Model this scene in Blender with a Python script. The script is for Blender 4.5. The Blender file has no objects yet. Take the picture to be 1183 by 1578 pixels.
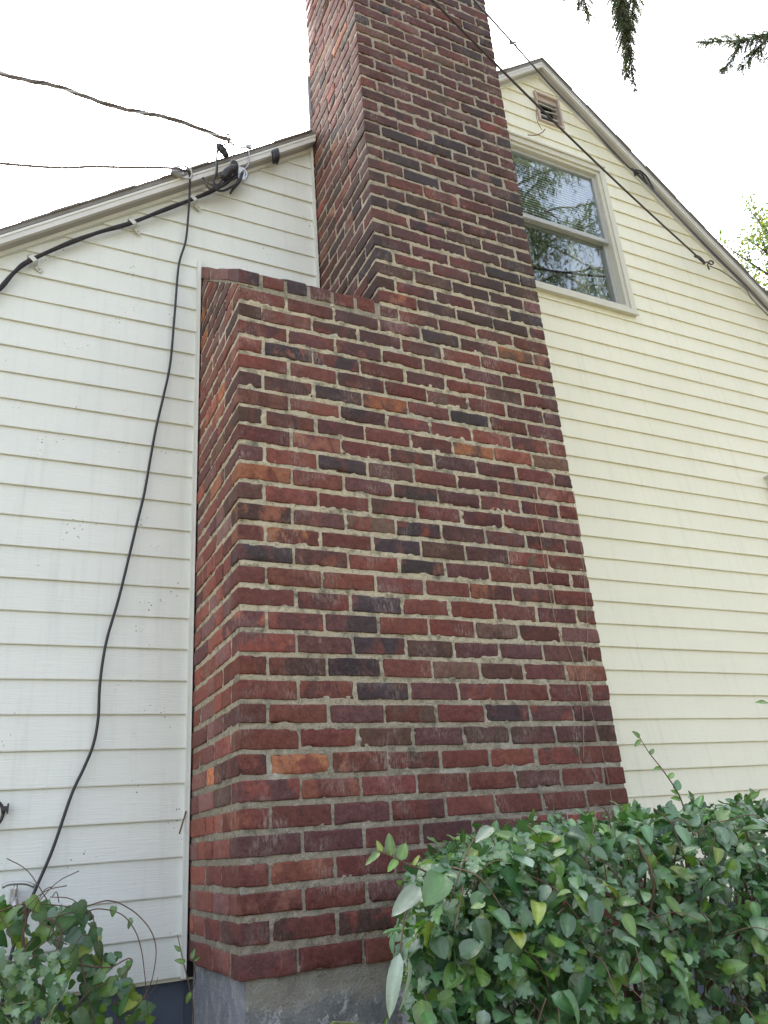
import bpy, math, random
from mathutils import Vector, Matrix, noise
import numpy as np

random.seed(7)
PI = math.pi
scene = bpy.context.scene
COL = scene.collection

# ------------------------------------------------------------------ camera
cd = bpy.data.cameras.new('camera'); cam = bpy.data.objects.new('camera', cd); COL.objects.link(cam)
cam.location = (-0.6885, -3.0737, 0.3285)
cam.rotation_euler = (math.radians(112.5897), math.radians(4.1044), math.radians(-25.4761))
cd.sensor_fit = 'HORIZONTAL'; cd.sensor_width = 36.0; cd.lens = 36.0 * 1214.17 / 1183.0
cd.clip_start = 0.05; cd.clip_end = 2000
scene.camera = cam

# ------------------------------------------------------------------ sky, sun, exposure
SUN_EL, SUN_AZ = math.radians(48), math.radians(5)     # azimuth measured from +Y (behind the house) towards +X
w = bpy.data.worlds.new('World'); scene.world = w; w.use_nodes = True
nt = w.node_tree; nt.nodes.clear()
sky = nt.nodes.new('ShaderNodeTexSky'); sky.sky_type = 'NISHITA'; sky.sun_disc = False
sky.sun_elevation = SUN_EL; sky.sun_rotation = SUN_AZ
sky.dust_density = 6.0; sky.air_density = 1.0; sky.ozone_density = 1.0
hsv = nt.nodes.new('ShaderNodeHueSaturation'); hsv.inputs['Saturation'].default_value = 0.5
tint = nt.nodes.new('ShaderNodeMix'); tint.data_type = 'RGBA'; tint.blend_type = 'MULTIPLY'; tint.inputs[0].default_value = 1.0; tint.inputs[7].default_value = (0.985, 0.985, 1.0, 1)
bg = nt.nodes.new('ShaderNodeBackground'); bg.inputs['Strength'].default_value = 0.15
wo = nt.nodes.new('ShaderNodeOutputWorld')
nt.links.new(sky.outputs[0], hsv.inputs['Color']); nt.links.new(hsv.outputs[0], tint.inputs[6]); nt.links.new(tint.outputs[2], bg.inputs['Color']); nt.links.new(bg.outputs[0], wo.inputs['Surface'])
sd = bpy.data.lights.new('sun', 'SUN'); sd.energy = 3.0; sd.angle = math.radians(0.5); sd.color = (1.0, 0.95, 0.87)
so = bpy.data.objects.new('sun', sd); COL.objects.link(so)
sdir = Vector((math.sin(SUN_AZ) * math.cos(SUN_EL), math.cos(SUN_AZ) * math.cos(SUN_EL), math.sin(SUN_EL)))
so.rotation_euler = sdir.to_track_quat('Z', 'Y').to_euler(); so.location = sdir * 30
scene.view_settings.view_transform = 'Standard'; scene.view_settings.look = 'None'
scene.view_settings.exposure = 2.32; scene.view_settings.gamma = 1.0; scene.view_settings.use_curve_mapping = False

# ------------------------------------------------------------------ helpers
class NT:
    def __init__(s, name):
        s.m = bpy.data.materials.new(name); s.m.use_nodes = True
        s.t = s.m.node_tree; s.b = s.t.nodes['Principled BSDF']; s.out = s.t.nodes['Material Output']
    def n(s, typ, **kw):
        nd = s.t.nodes.new(typ)
        for k, v in kw.items():
            if k in nd.inputs: nd.inputs[k].default_value = v
            else: setattr(nd, k, v)
        return nd
    def l(s, a, b): s.t.links.new(a, b)
    def coord(s, scale=(1, 1, 1), rot=(0, 0, 0)):
        tc = s.n('ShaderNodeTexCoord'); mp = s.n('ShaderNodeMapping'); s.l(tc.outputs['Object'], mp.inputs[0])
        mp.inputs['Scale'].default_value = scale; mp.inputs['Rotation'].default_value = rot
        return mp.outputs[0]
    def noise(s, vec, scale, detail=4, rough=0.55, dist=0.0):
        n = s.n('ShaderNodeTexNoise'); s.l(vec, n.inputs['Vector'])
        n.inputs['Scale'].default_value = scale; n.inputs['Detail'].default_value = detail
        n.inputs['Roughness'].default_value = rough; n.inputs['Distortion'].default_value = dist
        return n.outputs['Fac']
    def ramp(s, fac, stops):
        r = s.n('ShaderNodeValToRGB'); s.l(fac, r.inputs[0]); e = r.color_ramp.elements
        while len(e) < len(stops): e.new(0.5)
        for i, (p, c) in enumerate(stops):
            e[i].position = p; e[i].color = (c, c, c, 1) if isinstance(c, (int, float)) else (*c, 1)
        return r.outputs[0]
    def mix(s, fac, a, b, blend='MIX'):
        m = s.n('ShaderNodeMix', data_type='RGBA', blend_type=blend)
        for sock, v in ((m.inputs[0], fac), (m.inputs[6], a), (m.inputs[7], b)):
            if isinstance(v, (int, float)): sock.default_value = v
            elif isinstance(v, tuple): sock.default_value = (*v, 1)
            else: s.l(v, sock)
        return m.outputs[2]
    def math(s, op, a, b=0.0):
        m = s.n('ShaderNodeMath', operation=op)
        for i, v in enumerate((a, b)):
            if isinstance(v, (int, float)): m.inputs[i].default_value = v
            else: s.l(v, m.inputs[i])
        return m.outputs[0]
    def attr(s, name):
        a = s.n('ShaderNodeAttribute'); a.attribute_name = name; return a.outputs['Color']
    def col(s, c):
        if isinstance(c, tuple): s.b.inputs['Base Color'].default_value = (*c, 1)
        else: s.l(c, s.b.inputs['Base Color'])
    def bump(s, h, strength=0.5, dist=0.01):
        b = s.n('ShaderNodeBump'); b.inputs['Strength'].default_value = strength; b.inputs['Distance'].default_value = dist
        s.l(h, b.inputs['Height']); s.l(b.outputs[0], s.b.inputs['Normal'])
    def rough(s, r, spec=0.5):
        s.b.inputs['Roughness'].default_value = r; s.b.inputs['Specular IOR Level'].default_value = spec

def simple(name, c, r=0.6, spec=0.4, metal=0.0, var=0.15, nscale=20, bump=0.15):
    t = NT(name); v = t.coord(); n = t.noise(v, nscale, 5)
    lo = tuple(x * (1 - var) for x in c); hi = tuple(min(1, x * (1 + var)) for x in c)
    t.col(t.mix(n, lo, hi)); t.rough(r, spec); t.b.inputs['Metallic'].default_value = metal
    if bump: t.bump(t.noise(v, nscale * 4, 3), bump, 0.004)
    return t.m

def link(name, me, mats, parent=None):
    o = bpy.data.objects.new(name, me); COL.objects.link(o)
    for m in (mats if isinstance(mats, (list, tuple)) else [mats]): me.materials.append(m)
    if parent is not None: o.parent = parent
    return o

def root(name, label, cat, loc=(0, 0, 0), group=None, kind=None):
    o = bpy.data.objects.new(name, None); COL.objects.link(o); o.location = loc
    o.empty_display_size = 0.1
    tag(o, label, cat, group, kind); return o

def tag(o, label, cat, group=None, kind=None):
    o['label'] = label; o['category'] = cat
    if group: o['group'] = group
    if kind: o['kind'] = kind

class MB:
    """collects geometry; origin is subtracted so that parts sit relative to their parent"""
    def __init__(s, org=(0, 0, 0)):
        s.v = []; s.f = []; s.mi = []; s.c = []; s.c2 = []; s.org = Vector(org); s.smooth = []
    def add(s, verts, faces, mi=0, col=None, smooth=False, col2=None):
        b = len(s.v); s.v.extend([tuple(Vector(v) - s.org) for v in verts])
        s.f.extend([tuple(b + i for i in f) for f in faces]); s.mi.extend([mi] * len(faces)); s.smooth.extend([smooth] * len(faces))
        if col is not None: s.c.extend([col] * len(verts)); s.c2.extend([col2 or col] * len(verts))
    def box(s, x0, x1, y0, y1, z0, z1, mi=0, M=None, col=None):
        vs = [Vector((x, y, z)) for z in (z0, z1) for y in (y0, y1) for x in (x0, x1)]
        if M is not None: vs = [M @ v for v in vs]
        s.add(vs, [(0, 2, 3, 1), (4, 5, 7, 6), (0, 1, 5, 4), (2, 6, 7, 3), (0, 4, 6, 2), (1, 3, 7, 5)], mi, col)
    def prism(s, pts, y0, y1, mi=0, col=None):
        """polygon in xz extruded from y0 to y1 (y0<y1), pts counter-clockwise seen from -y"""
        n = len(pts); vs = [(x, y0, z) for x, z in pts] + [(x, y1, z) for x, z in pts]
        s.add(vs, [tuple(range(n)), tuple(range(2 * n - 1, n - 1, -1))] + [(i, i + n, (i + 1) % n + n, (i + 1) % n) for i in range(n)], mi, col)
    def tube(s, pts, r, n=8, mi=0, sub=6, cap=True, col=None):
        P = smooth_path(pts, sub) if sub > 1 else [Vector(p) for p in pts]
        R = r if callable(r) else (lambda t: r)
        vs = []; fs = []; a = None
        for i, p in enumerate(P):
            t = (P[min(i + 1, len(P) - 1)] - P[max(i - 1, 0)])
            t = t.normalized() if t.length > 1e-9 else Vector((0, 0, 1))
            if a is None: a = t.orthogonal().normalized()
            else:
                a = a - t * a.dot(t); a = a.normalized() if a.length > 1e-4 else t.orthogonal().normalized()
            b = t.cross(a)
            rr = R(i / max(1, len(P) - 1))
            vs += [p + a * (rr * math.cos(2 * PI * k / n)) + b * (rr * math.sin(2 * PI * k / n)) for k in range(n)]
        for i in range(len(P) - 1):
            for k in range(n):
                k2 = (k + 1) % n; fs.append((i * n + k, i * n + k2, (i + 1) * n + k2, (i + 1) * n + k))
        if cap: fs.append(tuple(range(n - 1, -1, -1))); fs.append(tuple((len(P) - 1) * n + k for k in range(n)))
        s.add(vs, fs, mi, col, True)
    def mesh(s, name):
        me = bpy.data.meshes.new(name); me.from_pydata(s.v, [], s.f); me.update()
        me.polygons.foreach_set('material_index', s.mi); me.polygons.foreach_set('use_smooth', s.smooth)
        if len(s.c) == len(s.v) and s.c:
            for nm, arr in (('tint', s.c), ('tint2', s.c2)):
                a = me.color_attributes.new(nm, 'FLOAT_COLOR', 'POINT')
                a.data.foreach_set('color', np.array([(*c, 1) for c in arr], dtype=np.float32).ravel())
        return me
    def build(s, name, mats, parent=None, loc=None):
        o = link(name, s.mesh(name), mats, parent)
        if loc is not None: o.location = loc
        return o

def smooth_path(pts, sub):
    P = [Vector(p) for p in pts]
    if len(P) < 3: return [P[0].lerp(P[-1], i / sub) for i in range(sub + 1)]
    out = []
    for i in range(len(P) - 1):
        p0 = P[i - 1] if i else P[0] * 2 - P[1]; p1 = P[i]; p2 = P[i + 1]; p3 = P[i + 2] if i + 2 < len(P) else P[-1] * 2 - P[-2]
        for k in range(sub):
            t = k / sub
            out.append(0.5 * ((2 * p1) + (p2 - p0) * t + (2 * p0 - 5 * p1 + 4 * p2 - p3) * t * t + (3 * p1 - p0 - 3 * p2 + p3) * t ** 3))
    out.append(P[-1]); return out

# ------------------------------------------------------------------ materials
def mat_siding(name, base, shade, grain, specks):
    t = NT(name); v = t.coord()
    big = t.noise(t.coord((1, 1, 1.4)), 1.1, 5, 0.6)
    c = t.mix(t.ramp(big, [(0.35, 0.0), (0.7, 1.0)]), base, shade)
    streak = t.noise(t.coord((14, 1, 0.9)), 2.0, 5, 0.65)          # rain streaks running down
    c = t.mix(t.math('MULTIPLY', t.ramp(streak, [(0.52, 0.0), (0.75, 1.0)]), 0.34), c, tuple(x * .68 for x in base))
    # mould specks in loose clusters
    vo = t.n('ShaderNodeTexVoronoi'); t.l(t.coord((1, 1, 1)), vo.inputs['Vector']); vo.inputs['Scale'].default_value = 72
    dot = t.ramp(vo.outputs['Distance'], [(0.14, 1.0), (0.28, 0.0)])
    clus = t.ramp(t.noise(t.coord((1, 1, 1)), 6.5, 3, 0.6), [(0.66 - specks * .07, 0.0), (0.70 - specks * .07, 1.0)])
    pick = t.ramp(t.noise(v, 60.0, 1, 0.5), [(0.50, 0.0), (0.56, 1.0)])
    m = t.math('MULTIPLY', t.math('MULTIPLY', dot, clus), pick)
    c = t.mix(t.math('MULTIPLY', m, min(1.0, specks)), c, (0.10, 0.11, 0.09))
    t.col(c); t.rough(0.42, 0.35)
    g = t.noise(t.coord((5, 1, 130)), 1.6, 6, 0.6, 0.25)             # pressed wood grain
    g2 = t.noise(t.coord((1, 1, 1)), 6.0, 3, 0.5)
    h = t.math('ADD', t.math('MULTIPLY', g, grain), t.math('MULTIPLY', g2, 0.5))
    t.bump(h, 0.5, 0.003)
    return t.m
M_SL = mat_siding('vinyl_siding_white', (0.735, 0.755, 0.705), (0.66, 0.685, 0.64), 1.5, 1.0)  # left boards: a greyer white than the cream boards on the right
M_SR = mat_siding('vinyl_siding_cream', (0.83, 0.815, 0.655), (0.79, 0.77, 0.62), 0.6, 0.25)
M_TRIM = simple('white_trim', (0.66, 0.67, 0.63), 0.45, 0.4, var=0.12, nscale=9)
M_FASCIA = simple('grey_fascia', (0.60, 0.59, 0.56), 0.5, 0.4, var=0.18, nscale=7)
M_SOFFIT = simple('soffit', (0.42, 0.41, 0.40), 0.6, 0.3, var=0.2, nscale=8)
M_SHINGLE = simple('asphalt_shingle', (0.24, 0.23, 0.225), 0.95, 0.2, var=0.3, nscale=60, bump=0.6)
M_WINTRIM = simple('window_cream_trim', (0.62, 0.61, 0.52), 0.5, 0.4, var=0.1, nscale=8)
M_SASH = simple('window_sash', (0.44, 0.45, 0.44), 0.4, 0.5, var=0.15, nscale=12)
M_BLACK = simple('black_rubber', (0.018, 0.018, 0.022), 0.42, 0.5, var=0.3, nscale=40)
M_COND = simple('weathered_black_cable', (0.035, 0.03, 0.035), 0.7, 0.3, var=0.6, nscale=30)
M_WIRE = simple('grey_wire', (0.16, 0.145, 0.15), 0.55, 0.4, var=0.4, nscale=60)
M_DWIRE = simple('dark_wire', (0.06, 0.052, 0.055), 0.55, 0.4, var=0.4, nscale=60)
M_METAL = simple('galvanised_metal', (0.45, 0.45, 0.44), 0.38, 0.5, metal=0.8, var=0.25, nscale=40)
M_CLIP = simple('clip_plastic', (0.55, 0.56, 0.52), 0.5, 0.4)
M_DARK = simple('dark_void', (0.02, 0.02, 0.022), 0.9, 0.1, bump=0)
M_ROOM = simple('room_wall', (0.30, 0.28, 0.24), 0.9, 0.2, bump=0)
M_BLIND = simple('blind_slat', (0.88, 0.88, 0.84), 0.5, 0.4, var=.05, bump=0)
M_CURT = simple('curtain', (0.42, 0.40, 0.31), 0.9, 0.1, var=.2, nscale=5)
M_PINK = simple('vent_frame', (0.50, 0.42, 0.36), 0.6, 0.3, var=0.2)
M_FOUND = simple('painted_foundation', (0.085, 0.105, 0.145), 0.8, 0.3, var=0.25, nscale=7, bump=0.3)
M_FLASH = simple('lead_flashing', (0.42, 0.47, 0.50), 0.45, 0.5, metal=0.3)

def mat_brick():
    t = NT('fired_brick'); v = t.coord()
    c1, c2 = t.attr('tint'), t.attr('tint2')
    m = t.ramp(t.noise(t.coord((1, 1, .7)), 12, 5, 0.62, 0.4), [(0.49, 0.0), (0.58, 1.0)])
    c = t.mix(m, c1, c2)
    n2 = t.noise(v, 60, 5, 0.65)
    c = t.mix(t.ramp(n2, [(0.3, 0.0), (0.75, 1.0)]), t.mix(0.5, c, (0, 0, 0)), c, 'MIX')
    fine = t.noise(v, 190, 4, 0.7)
    c = t.mix(t.math('MULTIPLY', t.ramp(fine, [(0.58, 0.0), (0.72, 1.0)]), 0.45), c, (0.33, 0.20, 0.16))
    c = t.mix(t.math('MULTIPLY', t.ramp(fine, [(0.30, 1.0), (0.42, 0.0)]), 0.75), c, (0.02, 0.012, 0.012))
    # lime bloom and smears
    ef = t.math('MULTIPLY', t.ramp(t.noise(t.coord((1, 1, 1)), 6.5, 3, 0.6), [(0.52, 0.0), (0.68, 1.0)]), t.ramp(t.noise(t.coord((90, 90, 26)), 1.6, 4, 0.7), [(0.45, 0.0), (0.65, 1.0)]))
    c = t.mix(t.math('MULTIPLY', ef, 0.6), c, (0.36, 0.29, 0.255))
    sp = t.n('ShaderNodeSeparateXYZ'); tc = t.n('ShaderNodeTexCoord'); t.l(tc.outputs['Object'], sp.inputs[0])
    hz = t.ramp(t.math('MULTIPLY', sp.outputs['Z'], 0.2), [(0.26, 0.12), (0.50, 1.0)])
    soot = t.math('MULTIPLY', t.ramp(t.noise(t.coord((1, 1, .8)), 2.6, 6, 0.62, 0.4), [(0.43, 0.0), (0.64, 0.7)]), hz)
    c = t.mix(soot, c, (0.050, 0.044, 0.042))
    c = t.mix(t.math('MULTIPLY', t.ramp(t.noise(t.coord((1, 1, 1)), 38, 6, 0.75), [(0.60, 0.0), (0.70, 1.0)]), 0.45), c, (0.055, 0.035, 0.033))
    t.col(c); t.rough(0.85, 0.25)
    h = t.math('ADD', t.math('MULTIPLY', n2, 0.7), t.math('MULTIPLY', fine, 0.35))
    pit = t.ramp(t.noise(v, 110, 2, 0.5), [(0.22, 0.0), (0.34, 1.0)])
    t.bump(t.math('ADD', h, t.math('MULTIPLY', pit, 0.9)), 0.7, 0.004)
    return t.m
M_BRICK = mat_brick()

def mat_mortar():
    t = NT('lime_mortar'); v = t.coord()
    sep = t.n('ShaderNodeSeparateXYZ'); tc = t.n('ShaderNodeTexCoord'); t.l(tc.outputs['Object'], sep.inputs[0])
    low = t.ramp(t.math('MULTIPLY', sep.outputs['Z'], 0.25), [(0.14, 0.0), (0.26, 1.0)])      # newer grey repointing lower down
    c = t.mix(low, (0.33, 0.29, 0.225), (0.54, 0.475, 0.345))
    upz = t.ramp(t.math('MULTIPLY', sep.outputs['Z'], 0.2), [(0.52, 0.0), (0.66, 1.0)])
    c = t.mix(upz, c, (0.40, 0.345, 0.275))
    n = t.noise(v, 26, 5, 0.65)
    c = t.mix(t.ramp(n, [(0.32, 1.0), (0.52, 0.0)]), c, (0.19, 0.18, 0.14))
    c = t.mix(t.ramp(t.noise(v, 8, 4, 0.6), [(0.55, 0.0), (0.72, 0.7)]), c, (0.50, 0.48, 0.40))
    f = t.noise(v, 140, 5, 0.75)
    c = t.mix(t.math('MULTIPLY', t.ramp(f, [(0.32, 1.0), (0.46, 0.0)]), 0.75), c, (0.07, 0.065, 0.05))
    c = t.mix(t.math('MULTIPLY', t.ramp(f, [(0.56, 0.0), (0.68, 1.0)]), 0.5), c, (0.60, 0.55, 0.44))
    t.col(c); t.rough(0.95, 0.15)
    t.bump(t.math('ADD', f, t.noise(v, 90, 4, 0.6)), 0.9, 0.006)
    return t.m
M_MORTAR = mat_mortar()

def mat_concrete(name, base, dark, pale, smear=0.0):
    t = NT(name); v = t.coord()
    c = t.mix(t.ramp(t.noise(v, 9, 6, 0.65, 0.3), [(0.35, 0.0), (0.65, 1.0)]), dark, base)
    c = t.mix(t.ramp(t.noise(v, 11, 9, 0.75, 0.3), [(0.50, 0.0), (0.56, 1.0)]), c, pale)
    sz = t.n('ShaderNodeSeparateXYZ'); t.l(v, sz.inputs[0])
    zz = t.math('ADD', sz.outputs['Z'], t.math('MULTIPLY', t.noise(v, 14, 5, 0.7), 0.10))
    c = t.mix(t.math('MULTIPLY', t.ramp(t.math('ADD', zz, -0.55), [(0.0, 0.0), (0.03, 1.0)]), smear), c, (0.34, 0.32, 0.27))
    f = t.noise(v, 160, 4, 0.7)
    c = t.mix(t.ramp(f, [(0.3, 0.6), (0.42, 0.0)]), c, (0.05, 0.055, 0.06))
    t.col(c); t.rough(0.92, 0.2); t.bump(t.math('ADD', f, t.math('MULTIPLY', t.noise(v, 26, 6, 0.7), 1.5)), 0.9, 0.008)
    return t.m
M_CONC = mat_concrete('rough_concrete', (0.30, 0.305, 0.30), (0.16, 0.17, 0.18), (0.50, 0.52, 0.54), 0.8)
M_LAV = mat_concrete('painted_concrete', (0.36, 0.375, 0.43), (0.28, 0.295, 0.35), (0.45, 0.45, 0.47))

def mat_leaf(name, rough=0.38, trans=0.25, spec=0.5):
    t = NT(name); v = t.coord(); a = t.attr('tint')
    c = t.mix(t.ramp(t.noise(v, 90, 3, 0.6), [(0.3, 0.0), (0.8, 1.0)]), t.mix(0.3, a, (0.01, 0.02, 0.005)), a)
    t.col(c); t.rough(rough, spec)
    t.bump(t.noise(v, 160, 3, 0.6), 0.35, 0.003)
    tr = t.n('ShaderNodeBsdfTranslucent'); t.l(t.mix(1.0, c, (0.9, 1.0, 0.35), 'MULTIPLY'), tr.inputs['Color'])
    ms = t.n('ShaderNodeMixShader'); ms.inputs[0].default_value = trans
    t.l(t.b.outputs[0], ms.inputs[1]); t.l(tr.outputs[0], ms.inputs[2]); t.l(ms.outputs[0], t.out.inputs['Surface'])
    return t.m
M_LEAF = mat_leaf('leaf', 0.30, 0.25, 0.9)
M_NEEDLE = mat_leaf('spruce_needle', 0.5, 0.5, 0.4)
M_TREELEAF = mat_leaf('tree_leaf', 0.5, 0.35, 0.3)
M_STEM = simple('green_brown_stem', (0.13, 0.085, 0.06), 0.7, 0.3, var=0.4, nscale=50)
M_STEMG = simple('young_green_stem', (0.20, 0.22, 0.09), 0.6, 0.3, var=0.3, nscale=50)
M_BARK = simple('spruce_bark', (0.10, 0.08, 0.065), 0.95, 0.2, var=0.4, nscale=12, bump=0.8)
M_DRY = simple('dry_stem', (0.28, 0.20, 0.15), 0.8, 0.2, var=0.3, nscale=50)

def mat_glass():
    t = NT('window_glass')
    gl = t.n('ShaderNodeBsdfGlossy'); gl.inputs['Roughness'].default_value = 0.012; gl.inputs['Color'].default_value = (0.92, 0.96, 1, 1)
    tr = t.n('ShaderNodeBsdfTransparent'); tr.inputs['Color'].default_value = (0.84, 0.88, 0.86, 1)
    lw = t.n('ShaderNodeLayerWeight'); lw.inputs['Blend'].default_value = 0.5
    fac = t.math('ADD', t.math('MULTIPLY', t.math('POWER', lw.outputs['Facing'], 2.0), 0.8), 0.06)
    ms = t.n('ShaderNodeMixShader'); t.l(fac, ms.inputs[0]); t.l(tr.outputs[0], ms.inputs[1]); t.l(gl.outputs[0], ms.inputs[2])
    b = t.n('ShaderNodeBump'); b.inputs['Strength'].default_value = 0.05; b.inputs['Distance'].default_value = 0.01
    t.l(t.noise(t.coord(), 3.5, 2, 0.5), b.inputs['Height']); t.l(b.outputs[0], gl.inputs['Normal'])
    t.l(ms.outputs[0], t.out.inputs['Surface']); return t.m
M_GLASS = mat_glass()

def mat_grass():
    t = NT('worn_ground'); v = t.coord()
    c = t.mix(t.noise(v, 3, 6, 0.7), (0.13, 0.12, 0.07), (0.20, 0.18, 0.12)); t.col(c); t.rough(0.9, 0.2)
    t.bump(t.noise(v, 60, 4, 0.7), 0.8, 0.03); return t.m

# ------------------------------------------------------------------ ground
GZ = -1.2
g = MB(); N = 40; S = 400.0
for i in range(N + 1):
    for j in range(N + 1):
        fx = (i / N * 2 - 1); fy = (j / N * 2 - 1)
        x = S * fx ** 3; y = S * fy ** 3
        g.v.append((x, y, GZ + 0.03 * noise.noise((x * .4, y * .4, 0))))
for i in range(N):
    for j in range(N):
        a = i * (N + 1) + j; g.f.append((a, a + N + 1, a + N + 2, a + 1)); g.mi.append(0); g.smooth.append(True)
go = g.build('ground', mat_grass()); go['kind'] = 'structure'

# ------------------------------------------------------------------ house
D = 0.6469                                   # chimney depth in front of the wall (wall plane y = 0)
RX, RZ = 2.422, 5.502                          # ridge
SLL, SLR = 0.811, 0.921                         # roof slopes left / right (top edge at y = -0.12)
def roof_z(x): return RZ - (RX - x) * SLL if x < RX else RZ - (x - RX) * SLR
XL, XR = -2.1, 6.6
house = root('house', 'clapboard gable house wall with a steep pitched roof and a brick chimney', 'house', (2.4, 0, GZ))
HO = house.location
def part(mb, name, mats, parent=None, label=None):
    """parts are built in world coordinates around their own origin and re-parented"""
    par = parent or house
    o = mb.build(name, mats); o.parent = par
    wl = Vector((0, 0, 0)); p = par
    while p is not None: wl += p.location; p = p.parent
    o.location = mb.org - wl
    if label: o['label'] = label
    return o
def pivot(x, y, z): return MB((x, y, z))

FZ = -0.088                                   # siding surface top ends this far below the roof's top edge
WIN = [(1.93, 2.835, 3.37, 4.63), (3.69, 4.55, 1.22, 2.30)]      # x0,x1,z0,z1 holes in the siding
VENT = (2.352, 2.562, 4.925, 5.205)
HOLES = WIN + [VENT]

# structural wall behind the siding with real openings (built as vertical slabs)
wb = pivot(2.4, 0.1, 0)
xs = sorted(set([XL, RX, XR] + [h[0] for h in HOLES] + [h[1] for h in HOLES]))
def zc(x): return roof_z(x) - 0.05
for a, b in zip(xs[:-1], xs[1:]):
    mid = (a + b) / 2; spans = [(-0.06, None)]
    for h in HOLES:
        if h[0] < mid < h[1]:
            lo, hi = spans.pop(); spans += [(lo, h[2]), (h[3], hi)]
    # several openings in one column: sort them
    hs = sorted([h for h in HOLES if h[0] < mid < h[1]], key=lambda h: h[2])
    spans = []; z = -0.06
    for h in hs: spans.append((z, h[2])); z = h[3]
    spans.append((z, None))
    for lo, hi in spans:
        if hi is None: wb.prism([(a, lo), (b, lo), (b, zc(b)), (a, zc(a))], 0.004, 0.14)
        else: wb.prism([(a, lo), (b, lo), (b, hi), (a, hi)], 0.004, 0.14)
part(wb, 'wall', M_SR)

def siding(name, mat, xa, xb, z0, pitch, nmax, zlow=None, seed=0, label=None):
    """one lapped course after another; each bottom edge stands proud of the course below"""
    rnd = random.Random(seed); mb = pivot((xa + xb) / 2, 0, 1.5)
    T = 0.0098
    for k in range(nmax):
        zb = z0 + k * pitch; zt = zb + pitch + 0.004
        # cut levels
        cuts = sorted(set([zb, zt] + [z for h in HOLES for z in (h[2], h[3]) if zb < z < zt]))
        for ca, cb in zip(cuts[:-1], cuts[1:]):
            if zlow and cb <= zlow: continue
            zm = (ca + cb) / 2
            # roof limits
            def lim(z):
                zz = z - FZ
                return max(xa, RX - (RZ - zz) / SLL), min(xb, RX + (RZ - zz) / SLR)
            l0, r0 = lim(ca); l1, r1 = lim(cb)
            if l1 >= r1: 
                if l0 >= r0: continue
                l1 = r1 = min(max((l0 + r0) / 2, l0), r0)
            ints = [(l0, r0, l1, r1)]
            for h in HOLES:
                if h[2] < zm < h[3]:
                    new = []
                    for a0, b0, a1, b1 in ints:
                        if h[1] <= a0 or h[0] >= b0: new.append((a0, b0, a1, b1)); continue
                        if h[0] > a0: new.append((a0, h[0], min(a1, h[0]), h[0]))
                        if h[1] < b0: new.append((h[1], b0, h[1], max(b1, h[1])))
                    ints = new
            for a0, b0, a1, b1 in ints:
                n = max(1, int((b0 - a0) / 0.10)); vs = []; fs = []
                def yy(x, z):
                    f = (z - zb) / pitch
                    wv = 0.0022 * noise.noise((x * 2.3 + seed, k * 3.1, 0.4)) + 0.001 * noise.noise((x * 9, k * 1.7, 2.0))
                    return -(T * (1 - f) + 0.001) + wv * (1 - 0.5 * f)
                for i in range(n + 1):
                    f = i / n; xb_ = a0 + (b0 - a0) * f; xt_ = a1 + (b1 - a1) * f
                    dz = 0.0022 * noise.noise((xb_ * 1.4, k * 5.3 + seed, 9.0))
                    first = abs(ca - zb) < 1e-6
                    zz0 = ca + (dz if first else 0)
                    lip = 1.0 if first else 0.0
                    vs += [(xb_, 0.002 if first else yy(xb_, ca), zz0 + 0.004 * lip), (xb_, yy(xb_, ca) + .001 * lip, zz0), (xb_, yy(xb_, ca), zz0 + 0.003 * lip), (xt_, yy(xt_, cb), cb)]
                for i in range(n):
                    a = i * 4; b = a + 4
                    for j in range(3): fs.append((a + j, b + j, b + j + 1, a + j + 1))
                mb.add(vs, fs, 0, None, False)
    return part(mb, name, mat, None, label)
siding('siding', M_SL, XL, 0.66, -0.048, 0.1242, 40, None, 3, 'white lap siding left of the chimney, dotted with mould')
siding('siding', M_SR, 0.66, XR, 0.430 - 0.1208 * 4, 0.1208, 48, None, 11, 'cream lap siding right of the chimney')

# vertical edge strips beside the chimney and the dark caulk gap
tr = pivot(0, 0, 1.4)
tr.box(-0.022, -0.006, -0.030, 0.003, -0.052, 2.965)
tr.box(-0.009, -0.006, -0.034, -0.030, -0.052, 2.965)
part(tr, 'edge_trim', M_TRIM)
tr = pivot(0, 0, 1.4); tr.box(-0.011, 0.03, -0.012, 0.004, -0.052, 2.915)
part(tr, 'caulk_gap', M_DARK)
tr = pivot(0.6, 0, 3.5); tr.box(0.594, 0.606, -0.028, 0.003, 2.85, 4.0)
part(tr, 'edge_trim', M_TRIM)
tr = pivot(1.5, 0, 2); tr.box(1.492, 1.508, -0.028, 0.003, -0.05, 4.6)
part(tr, 'edge_trim', M_TRIM)

# foundation
fd = pivot(2.4, 0.2, -0.6)
fd.box(XL + .05, 0.0, 0.025, 0.3, GZ - .05, -0.045); fd.box(0.0, XR - .05, 0.03, 0.3, GZ - .05, -0.045)
part(fd, 'foundation', M_FOUND)

# roof: slabs, rake boards, soffit, bottom trim
rf = pivot(RX, 4, 5)
def slab(mb, xa, xb, off0, off1, y0, y1, mi=0, extra=0.0):
    """band following the roof line: off = distance below the top edge"""
    for a, b in ((xa, min(xb, RX)), (max(xa, RX), xb)):
        if b - a < 1e-4: continue
        mb.prism([(a, roof_z(a) - off1), (b, roof_z(b) - off1), (b, roof_z(b) - off0), (a, roof_z(a) - off0)], y0, y1, mi)
def sl(mb, xa, xb, off0, off1, y0, y1, mi=0):
    for a, b in ((xa, RX), (RX, xb)):
        mb.prism([(a, roof_z(a) - off1), (b, roof_z(b) - off1), (b, roof_z(b) - off0), (a, roof_z(a) - off0)], y0, y1, mi)
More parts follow.
